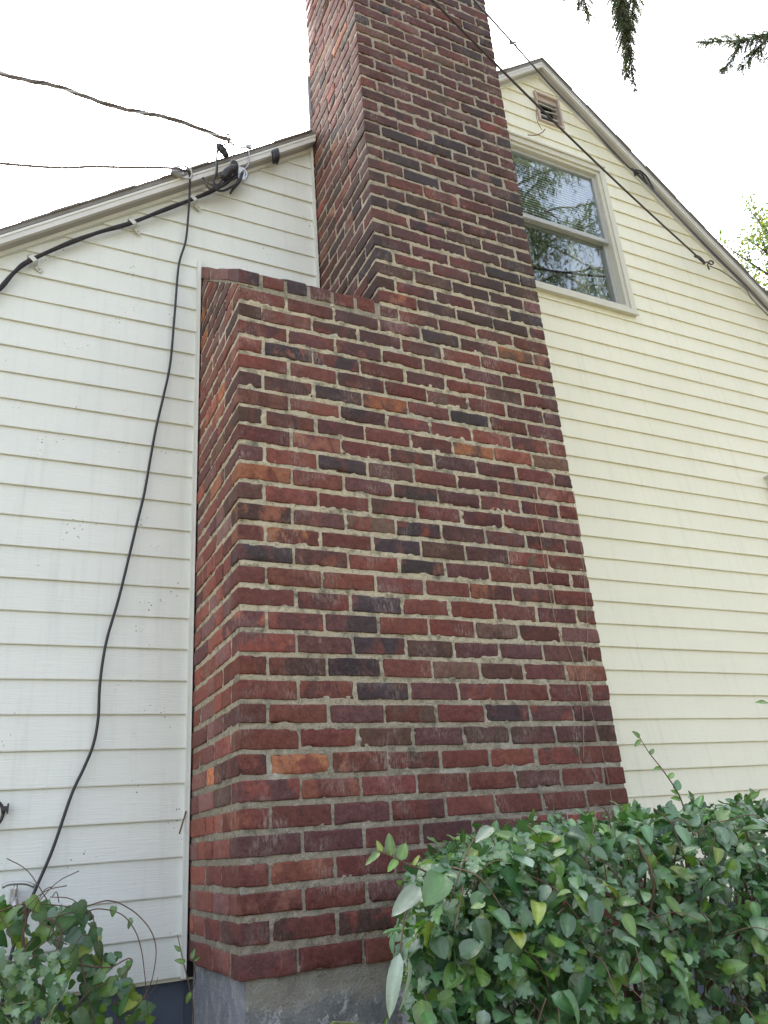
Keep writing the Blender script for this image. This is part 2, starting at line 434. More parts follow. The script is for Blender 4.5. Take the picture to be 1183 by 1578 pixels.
# left slope is interrupted by the chimney
for a, b in ((XL - .3, 0.606), (1.50, RX), (RX, XR + .3)):
    rf.prism([(a, roof_z(a) - .035), (b, roof_z(b) - .035), (b, roof_z(b) - .012), (a, roof_z(a) - .012)], -0.083, 9.0)
rf.prism([(.606, roof_z(.606) - .035), (1.50, roof_z(1.5) - .035), (1.5, roof_z(1.5) - .012), (.606, roof_z(.606) - .012)], 0.004, 9.0)
# ragged shingle edge: short tabs overhanging the rake
rnd = random.Random(5)
for side in (0, 1):
    sgn = -1 if side == 0 else 1; slp = SLL if side == 0 else SLR
    L = (RX - XL + .3) if side == 0 else (XR + .3 - RX)
    d = 0.0
    while d < L:
        stp = 0.115; d2 = min(L, d + stp)
        xa = RX + sgn * d; xb_ = RX + sgn * d2
        if side == 0 and not (xa <= 0.606 or xb_ >= 1.50):
            d = d2; continue
        j = rnd.uniform(-.006, .008); th = rnd.uniform(-.003, .002)
        za, zb_ = roof_z(xa), roof_z(xb_)
        pts = [(xa, za - .012), (xb_, zb_ - .012), (xb_, zb_ - .002 + th), (xa, za - .002 + th)]
        if side == 0: pts = [pts[1], pts[0], pts[3], pts[2]]
        rf.prism(pts, -0.092 + j * .7, 9.0)
        d = d2
part(rf, 'roof', M_SHINGLE)
def rake(name, mat, o0, o1, y0, y1):
    mb = pivot(RX, y0, 4)
    for a, b in ((XL - .28, 0.604), (1.502, RX), (RX, XR + .28)):
        mb.prism([(a, roof_z(a) - o1), (b, roof_z(b) - o1), (b, roof_z(b) - o0), (a, roof_z(a) - o0)], y0, y1)
    return part(mb, name, mat)
rake('rake_board', M_FASCIA, 0.0355, 0.084, -0.078, -0.060)
rake('rake_moulding', M_TRIM, 0.0375, 0.052, -0.0815, -0.0785)
rake('soffit', M_SOFFIT, 0.070, 0.080, -0.0595, 0.002)
rake('frieze_trim', M_TRIM, 0.081, 0.104, -0.024, 0.003)
# far side walls of the house and the other gable
bw = pivot(2.4, 5, 0)
bw.box(XL + .06, XL + .2, 0.15, 8.8, GZ, roof_z(XL + .06) - .05); bw.box(XR - .2, XR - .06, 0.15, 8.8, GZ, roof_z(XR - .06) - .05)
bw.prism([(XL + .2, GZ), (XR - .2, GZ), (XR - .2, zc(XR - .2)), (RX, zc(RX)), (XL + .2, zc(XL + .2))], 8.65, 8.8)
part(bw, 'wall', M_SR)

# ---- windows
def window(x0, x1, z0, z1, meet, blinds=True):
    cx, cz = (x0 + x1) / 2, (z0 + z1) / 2
    w = pivot(cx, 0, cz)
    # stepped casing
    cw = 0.042
    for a, b, y0, y1 in ((0.0, cw, -0.034, 0.02), (cw - .002, cw + 0.026, -0.020, 0.05)):
        w.box(x0 - .012 + a, x0 - .012 + b, y0, y1, z0 + a, z1 + .012 - a)
        w.box(x1 + .012 - b, x1 + .012 - a, y0, y1, z0 + a, z1 + .012 - a)
        w.box(x0 - .012 + b, x1 + .012 - b, y0 + .0005, y1, z1 + .012 - b, z1 + .012 - a)
        w.box(x0 - .012 + b, x1 + .012 - b, y0 + .0005, y1, z0 + a, z0 + b)
    w.box(x0 - .02, x1 + .02, -0.046, 0.0, z1 + .0125, z1 + .026)       # drip cap
    w.box(x0 - .016, x1 + .016, -0.042, -0.0345, z0 - .004, z0 + .012)       # sill nose
    wo_ = part(w, 'window', M_WINTRIM)
    i = cw + .026 - .012
    a, b, zl, zh = x0 + i, x1 - i, z0 + i, z1 - i
    # sashes
    st = 0.026
    def sash(za, zb, yc, name):
        s = pivot(cx, yc, (za + zb) / 2)
        s.box(a, a + st, yc, yc + .022, za, zb); s.box(b - st, b, yc, yc + .022, za, zb)
        s.box(a + st, b - st, yc + .0005, yc + .0215, za, za + st + .006); s.box(a + st, b - st, yc + .0005, yc + .0215, zb - st, zb)
        so_ = part(s, 'sash', M_SASH, wo_)
        p = pivot(cx, yc, (za + zb) / 2); p.box(a + st - .002, b - st + .002, yc + .010, yc + .012, za + st, zb - st + .002)
        return p
    p1 = sash(meet - .012, zh, 0.006, 'u'); p2 = sash(zl, meet + .014, 0.032, 'l')
    part(p1, 'pane', M_GLASS, wo_); part(p2, 'pane', M_GLASS, wo_)
    # blind over the upper half, curtains below, room box
    if blinds:
        bl = pivot(cx, .09, cz); z = zh - .02
        bl.box(a + .01, b - .01, .058, .082, zh - .02, zh + .01)
        while z > meet + .015:
            M = Matrix.Translation((cx, .070, z)) @ Matrix.Rotation(math.radians(62), 4, 'X')
            bl.box(-(b - a) / 2 + .012, (b - a) / 2 - .012, -.0055, .0055, -.0006, .0006, 0, M); z -= 0.0225
        bl.box(a + .012, b - .012, .061, .079, meet - .004, meet + .012)
        part(bl, 'blind', M_BLIND, wo_)
        cu = pivot(cx, .16, cz)
        vs = []; fs = []; n = 60
        for q in range(n + 1):
            x = a + (b - a) * q / n; y = .115 + .018 * math.sin(q * 1.15) + .008 * math.sin(q * .43 + 1)
            vs += [(x, y, zl - .05), (x, y + .01, zh + .02)]
        for q in range(n):
            if 12 < q < 40 or 47 < q < 52: continue
            fs.append((2 * q, 2 * q + 2, 2 * q + 3, 2 * q + 1))
        cu.add(vs, fs, 0, None, True); part(cu, 'curtain', M_CURT, wo_)
    rm = pivot(cx, .8, cz)
    A, B, Z0, Z1, Y1 = a - .6, b + .6, zl - .8, zh + .35, 2.4
    vs = [(A, .145, Z0), (B, .145, Z0), (B, .145, Z1), (A, .145, Z1), (A, Y1, Z0), (B, Y1, Z0), (B, Y1, Z1), (A, Y1, Z1)]
    rm.add(vs, [(4, 5, 6, 7), (0, 1, 5, 4), (3, 7, 6, 2), (0, 4, 7, 3), (1, 2, 6, 5)], 0)
    part(rm, 'room_lining', M_ROOM, wo_)
    return wo_
window(*WIN[0], 3.985)
window(*WIN[1], 1.76, True)

# ---- gable vent
vx0, vx1, vz0, vz1 = VENT
v = pivot((vx0 + vx1) / 2, 0, (vz0 + vz1) / 2)
v.box(vx0 - .004, vx0 + .012, -.026, .05, vz0 - .004, vz1 + .004); v.box(vx1 - .012, vx1 + .004, -.026, .05, vz0 - .004, vz1 + .004)
v.box(vx0 + .012, vx1 - .012, -.025, .05, vz1 - .010, vz1 + .004); v.box(vx0 + .012, vx1 - .012, -.025, .05, vz0 - .004, vz0 + .010)
v.box(vx0 + .012, vx1 - .012, -.004, .010, vz1 - .052, vz1 - .010)
vo_ = part(v, 'gable_vent', M_PINK)
lv = pivot((vx0 + vx1) / 2, 0, (vz0 + vz1) / 2)
for i in range(4):
    z = vz0 + .040 + i * .056
    M = Matrix.Translation(((vx0 + vx1) / 2, .012, z)) @ Matrix.Rotation(math.radians(28 if i != 2 else 36), 4, 'X') @ Matrix.Rotation(math.radians((0, 2, -4, 1, 0)[i]), 4, 'Y')
    lv.box(-(vx1 - vx0) / 2 + .014, (vx1 - vx0) / 2 - .014, -.011, .011, -.0025, .0025, 0, M)
part(lv, 'louvre', M_TRIM, vo_)
lv = pivot((vx0 + vx1) / 2, 0.1, (vz0 + vz1) / 2); lv.box(vx0 + .016, vx1 - .016, .046, .06, vz0 + .014, vz1 - .016)
part(lv, 'dark_backing', M_DARK, vo_)

# ------------------------------------------------------------------ chimney
H = 0.0762; ZS = 31 * H                      # cap starts here at the front
TAN = 0.79                                   # shoulder rises towards the wall
U3, W = 0.610, 1.487
def U(n): return n * 0.20333 if n <= 3 else U3 + (n - 3) * 0.1971
def V(n): return n * 0.205                    # side modules from the front
NC = 82
chim = bpy.data.objects.new('chimney', None); COL.objects.link(chim); chim.parent = house
chim.location = Vector((0.75, -0.32, 0)) - HO
chim['label'] = 'red brick chimney stack with a stepped sloping shoulder'

PAL = {'maroon': (0.190, 0.066, 0.054), 'plum': (0.142, 0.063, 0.060), 'char': (0.072, 0.052, 0.056), 'red': (0.245, 0.080, 0.060), 'salmon': (0.34, 0.135, 0.090),
       'orange': (0.44, 0.17, 0.085), 'tan': (0.175, 0.100, 0.074), 'pink': (0.19, 0.094, 0.085), 'brown': (0.105, 0.057, 0.046)}
SPECIAL = {(7, 1): ('orange', 'red'), (25, 3): ('orange', 'pink'), (23, 5): ('orange', 'tan'), (30, 6): ('orange', 'tan'), (24, 5): ('red', 'red'),
           (21, 1): ('red', 'red'), (19, 1): ('red', 'maroon'), (15, 2): ('red', 'pink'), (17, 1): ('maroon', 'orange'), (32, 3): ('red', 'orange'),
           (17, 6): ('red', 'tan'), (13, 5): ('tan', 'brown'), (25, 5): ('char', 'char'), (24, 2): ('plum', 'char'), (14, 2): ('char', 'plum'),
           (30, 4): ('char', 'brown'), (25, 2): ('char', 'plum'), (18, 3): ('char', 'red'), (16, 2): ('red', 'maroon'), (11, 2): ('char', 'plum'),
           (13, 2): ('char', 'plum'), (12, 2): ('char', 'maroon'), (10, 2): ('char', 'brown'), (6, 5): ('pink', 'tan'), (5, 1): ('maroon', 'maroon'),
           (21, 4): ('red', 'maroon'), (36, 3): ('char', 'plum'), (20, 3): ('char', 'plum')}
def brick_colour(c, idx, rnd, face='f'):
    key = (c, idx)
    if face == 'f' and key in SPECIAL:
        a, b = SPECIAL[key]
    else:
        if c < 9: ws = dict(maroon=10, red=4.6, plum=5, brown=2, char=.2, orange=.1)
        elif c < 32: ws = dict(maroon=10, red=2.5, plum=8, char=.7, brown=2, pink=1.1, orange=.15, tan=.5)
        else: ws = dict(maroon=4, red=.4, plum=10, char=2.8, brown=4, pink=1.2, tan=1.0)
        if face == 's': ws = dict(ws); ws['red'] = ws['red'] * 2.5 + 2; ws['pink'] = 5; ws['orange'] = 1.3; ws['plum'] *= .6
        a = rnd.choices(list(ws), list(ws.values()))[0]
        b = a if rnd.random() < .22 else ('salmon' if rnd.random() < (.12 if c < 32 else .04) else rnd.choices(list(ws), list(ws.values()))[0])
    j = rnd.uniform(.78, 1.22) * (1.5 if face == 's' and c < 32 else 1.2 if face == 's' else 1)  # side faces lightened, light from the left put into the brick colour
    f = lambda n: tuple(min(.9, x * j * rnd.uniform(.93, 1.07)) for x in PAL[n])
    return f(a), f(b)

def brick_geo(mb, x0, x1, y0, y1, z0, z1, seed, c1, c2, hi=True, clip=None, M=None):
    """rounded, chipped brick: gridded box with worn edges"""
    rnd = random.Random(seed)
    j = 0.0026
    x0 += rnd.uniform(-j, j); x1 += rnd.uniform(-j, j); z0 += rnd.uniform(-j, j); z1 += rnd.uniform(-j, j); pr = rnd.uniform(-.002, .0022)
    lo = Vector((x0, y0, z0)); hi_ = Vector((x1, y1, z1)); r = rnd.uniform(.0022, .0050)
    def ts(L, n):
        if not hi: return [0, .004, L - .004, L]
        n = max(1, n); return [0, .002, .006] + [.006 + (L - .012) * k / n for k in range(1, n)] + [L - .006, L - .002, L]
    X = ts(x1 - x0, int((x1 - x0) / .024)); Y = ts(y1 - y0, int((y1 - y0) / .03)); Z = ts(z1 - z0, 3)
    nx, ny, nz = len(X), len(Y), len(Z); idx = {}; vs = []; fs = []
    off = rnd.uniform(0, 100); tilt = rnd.uniform(-.010, .010); chip = rnd.uniform(.05, .45)
    c_ = (lo + hi_) / 2; inn = (hi_ - lo) / 2 - Vector((r, r, r))
    def vert(i, jj, k):
        key = (i, jj, k)
        if key in idx: return idx[key]
        p = Vector((lo.x + X[i], lo.y + Y[jj], lo.z + Z[k])) - c_
        q = Vector([max(-inn[a], min(inn[a], p[a])) for a in range(3)]); d = p - q
        nedge = sum(1 for a in range(3) if abs(d[a]) > 1e-9)
        if d.length > 0: d = d.normalized() * r
        wp = p + c_
        n1 = noise.noise((wp.x * 26 + off, wp.y * 26, wp.z * 26)); n2 = noise.noise((wp.x * 85, wp.y * 85 + off, wp.z * 85))
        disp = .0012 * n1 + .0008 * n2
        if nedge >= 2:
            cn = noise.noise((wp.x * 42, wp.y * 42, wp.z * 42 + off))
            if cn > chip: disp -= .017 * min(.5, cn - chip) * (1.4 if nedge == 3 else 1)
        p2 = q + (d if d.length > 0 else Vector((0, 0, 0)))
        dirn = d.normalized() if d.length > 0 else Vector((0, 0, 0))
        p2 = p2 + dirn * disp
        # sagging edges and a little tilt in the wall plane
        p2.z += (p2.x) * tilt + .0014 * noise.noise((wp.x * 13, off, wp.z * 5)); p2.y += -pr if (y1 - y0) < .3 else 0
        idx[key] = len(vs); vs.append(p2 + c_); return idx[key]
    def quad(a, b, c, d): fs.append((a, b, c, d))
    for i in range(nx - 1):
        for k in range(nz - 1):
            quad(vert(i, 0, k), vert(i + 1, 0, k), vert(i + 1, 0, k + 1), vert(i, 0, k + 1))
            quad(vert(i, ny - 1, k + 1), vert(i + 1, ny - 1, k + 1), vert(i + 1, ny - 1, k), vert(i, ny - 1, k))
        for jj in range(ny - 1):
            quad(vert(i, jj, nz - 1), vert(i + 1, jj, nz - 1), vert(i + 1, jj + 1, nz - 1), vert(i, jj + 1, nz - 1))
            quad(vert(i, jj + 1, 0), vert(i + 1, jj + 1, 0), vert(i + 1, jj, 0), vert(i, jj, 0))
    for jj in range(ny - 1):
        for k in range(nz - 1):
            quad(vert(0, jj, k), vert(0, jj, k + 1), vert(0, jj + 1, k + 1), vert(0, jj + 1, k))
            quad(vert(nx - 1, jj + 1, k), vert(nx - 1, jj + 1, k + 1), vert(nx - 1, jj, k + 1), vert(nx - 1, jj, k))
    if clip is not None:                           # flatten what stands above the shoulder slope
        for v_ in vs:
            zm = clip(v_.y)
            if v_.z > zm: v_.z = zm
        if all(abs(v_.z - clip(v_.y)) < 1e-6 for v_ in vs): return
    if M is not None: vs = [M @ v_ for v_ in vs]
    mb.add(vs, fs, 0, c1, True, c2)

bk = pivot(0.75, -0.32, 0)
BH = 0.0585; GAP = 0.0115
shoulder = lambda y: ZS + (y + D) * TAN - 0.004
rnd = random.Random(21)
for c in range(NC):
    z0 = c * H + .004 + rnd.uniform(-.0012, .0012); z1 = z0 + BH
    if c == 0: z0 -= .006
    hi = c < 62
    even = (c % 2 == 0); lower = c < 31; n0 = 0 if lower else 3
    xs0 = 0.0 if lower else U3 + .004
    # front row
    n = float(n0); idx = 0 if lower else 3; first = True
    while n < 7.49:
        step = 1.0
        if first and not even: step = 0.5
        if first and c in (0,): step = 0.88
        n2 = min(7.5, n + step)
        if c == 0 and not first: n2 = min(7.5, n + 1.0)
        if 7.5 - n2 < .2: n2 = 7.5
        x0 = (U(n) + (rnd.uniform(-.0025, .0025) if not first else 0)) if not first else xs0
        x1 = U(n2) - GAP if n2 < 7.5 else W
        depth = .0985 - GAP if True else 0
        if first: yd = (V(.5) - GAP) if (even) else (V(1) - GAP)
        elif n2 >= 7.5: yd = (V(1) - GAP) if (n2 - n) < .7 else (V(.5) - GAP)
        else: yd = .06
        a, b = brick_colour(c, idx, rnd)
        brick_geo(bk, x0, x1, -D, -D + yd, z0, z1, c * 100 + idx, a, b, hi)
        n = n2; first = False; idx += 1
    # left side (x = 0 plane below the shoulder, x = U3 plane above)
    zmax_low = ZS + D * TAN
    def side(xp, inward, even_first_short, clip=None, tagn=0):
        n = .5 if even_first_short else 1.0; i = 0
        while True:
            y0 = -D + V(n); y1 = min(-D + V(n + 1) - GAP, -0.004)
            if y0 > -0.03: break
            if -0.004 - y1 < .04: y1 = -0.004
            # mixed bond: some stretchers are pairs of headers
            segs = [(y0, y1)]
            if rnd.random() < .28 and y1 - y0 > .15:
                m = (y0 + y1) / 2; segs = [(y0, m - .004), (m + .004, y1)]
            for (s0, s1) in segs:
                if clip is None or z0 < clip(s1):
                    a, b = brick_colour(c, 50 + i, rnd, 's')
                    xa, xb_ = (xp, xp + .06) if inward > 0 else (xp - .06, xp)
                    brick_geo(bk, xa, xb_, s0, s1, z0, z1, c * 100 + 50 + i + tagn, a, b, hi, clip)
                i += 1
            n += 1
    if c * H < zmax_low:
        if c < 31: side(0.0, 1, even, shoulder)
        else:
            # triangle under the sloping cap: no front brick here, the first stretcher starts at the slope
            n = 0.5 if even else 0.0; i = 0
            while n < 3.2:
                y0 = -D + V(n) + (0 if n else .0); y1 = min(-D + V(n + 1) - GAP, -.004)
                if y0 < -.03 and z0 < shoulder(y1):
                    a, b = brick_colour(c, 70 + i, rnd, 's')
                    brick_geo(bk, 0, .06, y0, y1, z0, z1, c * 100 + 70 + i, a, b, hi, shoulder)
                n += 1; i += 1
    if c >= 31: side(U3 + .004, 1, even, None, 7)
    # right side
    side(W, -1, not even, None, 13)
bk_o = part(bk, 'brickwork', M_BRICK, chim)

# mortar: core and rough gridded joint faces standing a few mm behind the brick faces
mo = pivot(0.75, -0.32, 0)
RC = 0.0040
def grid(fn, nu, nv, flip=False):
    vs = [fn(i / nu, j / nv) for j in range(nv + 1) for i in range(nu + 1)]; fs = []
    for j in range(nv):
        for i in range(nu):
            a = j * (nu + 1) + i; q = (a, a + 1, a + nu + 2, a + nu + 1); fs.append(q[::-1] if flip else q)
    mo.add(vs, fs, 0, None, True)
def joint_depth(x, z, side=False):
    """mortar only fills the joints: it lies deeper where a brick covers it"""
    c = int(z // H); f = z - c * H
    bed = min(abs(f + .006), abs(f - H + .006), abs(f - .002))
    if side: h_ = (x + D) / .205; off = .5 if c % 2 == 0 else 0.0; dh = abs((h_ - off) - round(h_ - off)) * .205
    else:
        n_ = x / .20333 if x < U3 else 3 + (x - U3) / .1971; off = .5 if c % 2 else 0.0
        dh = abs((n_ + .028 - off) - round(n_ + .028 - off)) * .2
    d = min(bed, dh); return .0065 * min(1, max(0, (d - .011) / .006))
def rz(x, z): return .0036 * noise.noise((x * 16, z * 20, 1.0)) + .0048 * noise.noise((x * 48, z * 55, 5.0))
ZT = NC * H
e = .0045
grid(lambda u, v_: (e + (W - 2 * e) * u, -D + RC + joint_depth(e + (W - 2 * e) * u, (ZS + .01) * v_ + .001) + rz(e + (W - 2 * e) * u, ZS * v_), (ZS + .01) * v_ + .001), 240, 380)
grid(lambda u, v_: (U3 + .004 + e + (W - U3 - .004 - 2 * e) * u, -D + RC + joint_depth(U3 + .004 + e + (W - U3 - .004 - 2 * e) * u, ZS + (ZT - ZS) * v_) + rz(U3 + e + (W - U3 - 2 * e) * u, ZS + (ZT - ZS) * v_), ZS + (ZT - ZS) * v_), 130, 560)
def sideM(xp, z0, z1, nu, nv, sgn, top=None):
    def f(u, v_):
        y = -D + e + (D - e - .006) * u; zt = z1 if top is None else top(y); z = z0 + (zt - z0) * v_
        return (xp + sgn * (RC + joint_depth(y, z, True) + .5 * rz(y + 7 * xp + 3, z)), y, z)
    grid(f, nu, nv, sgn > 0)
sideM(0, 0.001, ZS, 90, 380, 1, shoulder)
sideM(U3 + .004, ZS, ZT, 80, 500, 1)
sideM(W, .001, ZT, 50, 330, -1)
mo.box(.02, W - .02, -D + .022, -.006, .0005, ZS)
mo.box(U3 + .022, W - .02, -D + .022, -.006, ZS, ZT)
mo.prism([(.006, 0), (.007, 0), (.007, .01), (.006, .01)], -.01, -.005)
# bottom bed at the soffit of the lowest course
mo.box(.008, W - .008, -D + .008, -.01, .0006, .004)
part(mo, 'mortar', M_MORTAR, chim)

# sloping shoulder cap: headers on a bed that rises towards the wall
cp = pivot(.3, -.3, 2.6); Lc = D
Mc = Matrix.Translation((0, -D - .004, ZS)) @ Matrix(((1, 0, 0, 0), (0, 1, 0, 0), (0, TAN, 1, 0), (0, 0, 0, 1)))
cm = pivot(.3, -.3, 2.6)
rows = 4; 
for rr in range(rows):
    y0 = rr * (Lc / rows); y1 = (rr + 1) * (Lc / rows) - .009
    for k in range(6):
        x0 = k * U3 / 6 + (0 if k == 0 else .0); x1 = (k + 1) * U3 / 6 - .018
        a, b = PAL[('plum', 'maroon', 'char', 'plum', 'maroon', 'maroon')[k]], PAL[('char', 'maroon', 'char', 'maroon', 'brown', 'maroon')[k]]
        if rr: a = b = tuple(x * 1.3 for x in PAL['pink'])
        rk = random.Random(k * 7 + rr); brick_geo(cp, x0 + rk.uniform(-.003, .003), x1, y0 + rk.uniform(-.003, .004), y1, .004 + rk.uniform(-.002, .003), .070 + rk.uniform(-.006, .006), 5000 + rr * 10 + k, a, b, True, None, Mc)
cp_o = part(cp, 'shoulder_cap', M_BRICK, chim, 'course of header bricks capping the sloping shoulder')
vs = []; fs = []
cm.box(.006, U3 + .01, .0055, Lc - .006, -.02, .060, 0, Mc)
part(cm, 'cap_mortar', M_MORTAR, chim)
# wedge of masonry carrying the cap
wd = pivot(.3, -.3, 2.6)
zz = lambda y: ZS + (y + D) * TAN - .012
ya, yb = -D + .016, -.004
vs = [(.013, ya, ZS - .01), (U3 + .02, ya, ZS - .01), (U3 + .02, yb, ZS - .01), (.013, yb, ZS - .01), (.013, ya, zz(ya)), (U3 + .02, ya, zz(ya)), (U3 + .02, yb, zz(yb)), (.013, yb, zz(yb))]
wd.add(vs, [(0, 3, 2, 1), (4, 5, 6, 7), (0, 1, 5, 4), (1, 2, 6, 5), (2, 3, 7, 6), (3, 0, 4, 7)], 0)
part(wd, 'cap_bed', M_MORTAR, chim)

# concrete base with a painted side face and a rough front face
def slab_face(mb, fn, nu, nv, mi):
    vs = [fn(i / nu, j / nv) for j in range(nv + 1) for i in range(nu + 1)]; fs = []
    for j in range(nv):
        for i in range(nu):
            a = j * (nu + 1) + i; fs.append((a, a + 1, a + nu + 2, a + nu + 1))
    mb.add(vs, fs, mi, None, True)
cb = pivot(.75, -.32, -.6); bx0, by0 = .022, -.628
def ff(u, v_):
    x = bx0 + (1.475 - bx0) * u; z = GZ + (.0 - GZ) * v_
    top = max(0, 1 - abs(z) / .05)
    return (x, by0 - .012 * top * (0.6 + noise.noise((x * 9, 0, 0))) + .006 * noise.noise((x * 14, z * 14, 0)) + .003 * noise.noise((x * 50, z * 50, 4)), z)
slab_face(cb, ff, 150, 120, 0)
def fs_(u, v_):
    y = -.008 + (by0 + .008) * u; z = GZ + (.0 - GZ) * v_
    return (bx0 + .0015 * noise.noise((y * 8, z * 8, 2)), y, z)
slab_face(cb, fs_, 20, 60, 1)
cb.box(bx0 + .01, 1.475, by0 + .012, -.004, GZ - .05, -.001, 0)
part(cb, 'concrete_base', [M_CONC, M_LAV], chim)

# step flashing behind the stack above the roof
fl = pivot(.6, .02, 4.2); fl.box(U3 - .006, U3 + .012, -.001, .05, 4.10, 4.55); part(fl, 'flashing', M_FLASH, chim)

# ------------------------------------------------------------------ cables
def cable(name, label, cat, pts, r, mat, n=8, sub=8, group=None):
    P0 = Vector(pts[0]); rt = root(name, label, cat, P0, group)
    mb = MB(P0); mb.tube(pts, r, n, 0, sub); o = link('cable', mb.mesh('cable'), mat, rt)
    return rt
def sub_part(rt, name, fn, mat, label=None):
    mb = MB(rt.location); fn(mb); o = link(name, mb.mesh(name), mat, rt)
    if label: o['label'] = label
    return o
def strand(pts, phase, amp, turns, sub=14):
    P = smooth_path(pts, sub); out = []
    for i, p in enumerate(P):
        t = i / (len(P) - 1); a = phase + t * turns * 2 * PI
        out.append(p + Vector((0, math.cos(a), math.sin(a))) * amp)
    return out

# loose black coax hanging from the hook at the rake
coax = [(-0.123, -0.115, 3.408), (-0.098, -0.115, 3.415), (-0.087, -0.100, 3.391), (-0.079, -0.065, 3.335), (-.078, -.045, 3.20), (-.085, -.034, 3.05), (-.113, -.034, 2.898), (-.124, -.036, 2.62), (-.135, -.034, 2.351), (-.158, -.034, 2.18), (-.184, -.034, 2.014), (-.202, -.034, 1.86), (-.219, -.034, 1.706),
        (-.240, -.034, 1.58), (-.268, -.036, 1.41), (-.296, -.036, 1.247), (-.326, -.036, 1.106), (-.338, -.036, 1.01), (-.343, -.036, .912), (-.341, -.036, .80), (-.352, -.036, .71), (-.378, -.036, .632), (-.412, -.036, .545), (-.458, -.04, .376), (-.513, -.05, .222), (-.56, -.10, .05), (-.58, -.2, -.3), (-.6, -.25, -1.1)]
ro = cable('coaxial_cable', 'loose black cable hanging over the white siding from a hook on the roof edge', 'cable', coax, .0052, M_BLACK)
def hook(mb):
    mb.tube([(-0.169, -0.105, 3.421), (-0.128, -0.125, 3.429), (-0.093, -0.127, 3.421), (-0.081, -0.115, 3.396), (-0.091, -0.105, 3.381), (-0.123, -0.095, 3.388)], .005, 8, 0, 5)
    mb.box(-0.1790, -0.1183, -0.1150, -0.0790, 3.3880, 3.4143)
sub_part(ro, 'hook', hook, M_METAL)
def drop_wire(mb): mb.tube([(-0.123, -0.117, 3.410), (-.184, -.20, 3.37), (-.55, -.45, 3.20), (-1.2, -.9, 2.98), (-3.2, -2.2, 2.9)], .0030, 6, 0, 8)
sub_part(ro, 'messenger_wire', lambda mb: mb.tube([(-0.123, -0.117, 3.410), (-0.184, -0.130, 3.388), (-0.513, -0.130, 3.270), (-0.904, -0.130, 3.138), (-2.6, -.18, 2.70)], .0068, 6, 0, 8), M_WIRE)

# thick service cable clipped under the rake
cond = [(-1.3, -.035, 2.05), (-1.0, -.035, 2.33), (-.904, -.035, 2.455), (-.842, -.036, 2.560), (-.797, -.036, 2.657), (-.746, -.038, 2.731), (-.612, -.038, 2.862), (-.48, -.040, 2.972), (-.344, -.038, 3.073), (-.2, -.042, 3.196), (-.046, -.040, 3.330), (.05, -.045, 3.415), (.101, -.05, 3.470), (.16, -.07, 3.54), (0.203, -0.065, 3.598)]
rc_ = cable('service_cable', 'thick black cable clipped along the siding just under the left roof edge', 'cable', cond, lambda t: .0095 + .0012 * math.sin(t * 60), M_COND, 10)
for (x, y, z) in ((-.734, -.03, 2.742), (-.335, -.03, 3.080), (-.055, -.03, 3.322)):
    def clip(mb, x=x, y=y, z=z):
        M = Matrix.Translation((x, y, z)) @ Matrix.Rotation(math.radians(-48), 4, 'Y')
        mb.box(-.010, .010, -.020, -.0165, -.020, .020, 0, M); mb.box(-.010, .010, -.020, .012, .0175, .021, 0, M); mb.box(-.010, .010, -.020, .012, -.021, -.0175, 0, M)
        mb.box(-.010, .010, .010, .014, -.055, -.018, 0, M)
        mb.tube([M @ Vector((0, .009, -.040)), M @ Vector((0, .003, -.040))], .005, 8, 0, 1)
    sub_part(rc_, 'clip', clip, M_CLIP)
# splices where the drop meets the service cable
def blob(mb, pts, rmax, n=10):
    mb.tube(pts, lambda t: rmax * (0.45 + .75 * math.sin(PI * min(1, max(0, t * .92 + .04))) ** .6 + .10 * math.sin(t * 23)), n, 0, 6)
sub_part(rc_, 'taped_splice', lambda mb: blob(mb, [(0.039, -0.115, 3.639), (0.054, -0.120, 3.631), (0.074, -0.120, 3.609), (0.094, -0.115, 3.584)], .017), M_BLACK)
sub_part(rc_, 'taped_splice', lambda mb: blob(mb, [(0.125, -0.115, 3.568), (0.135, -0.115, 3.528), (0.107, -0.115, 3.497), (0.087, -0.110, 3.462), (0.075, -0.105, 3.437)], .019), M_BLACK)
sub_part(rc_, 'loop_wire', lambda mb: mb.tube([(0.049, -0.120, 3.639), (0.039, -0.125, 3.558), (0.039, -0.125, 3.457), (0.026, -0.120, 3.396), (0.039, -0.115, 3.354), (0.074, -0.105, 3.361), (0.125, -0.095, 3.416), (0.160, -0.085, 3.467), (0.175, -0.085, 3.517)], .0062, 8, 0, 6), M_BLACK)
sub_part(rc_, 'loop_wire', lambda mb: mb.tube([(0.079, -0.105, 3.447), (0.054, -0.105, 3.396), (0.039, -0.105, 3.366), (0.069, -0.105, 3.391), (0.109, -0.095, 3.447), (0.150, -0.085, 3.497), (0.180, -0.085, 3.538)], .006, 8, 0, 6), M_BLACK)
sub_part(rc_, 'loop_wire', lambda mb: mb.tube([(-0.022, -0.090, 3.426), (0.008, -0.115, 3.371), (0.039, -0.115, 3.381), (0.013, -0.105, 3.351), (-0.012, -0.105, 3.376)], .005, 8, 0, 6), M_DWIRE)
sub_part(rc_, 'loop_wire', lambda mb: mb.tube([(0.180, -0.085, 3.538), (0.165, -0.085, 3.477), (0.135, -0.075, 3.421), (0.124, -0.065, 3.396)], lambda t: .011 - .006 * t, 8, 0, 6), M_BLACK)
def clevis(mb):
    mb.tube([(0.165, -0.083, 3.522), (0.185, -0.090, 3.558), (0.205, -0.085, 3.543), (0.200, -0.080, 3.512), (0.175, -0.080, 3.507)], .008, 8, 0, 6)
    mb.box(0.1599, 0.1953, -0.0900, -0.0650, 3.4920, 3.5729)
sub_part(rc_, 'insulator', clevis, M_METAL)
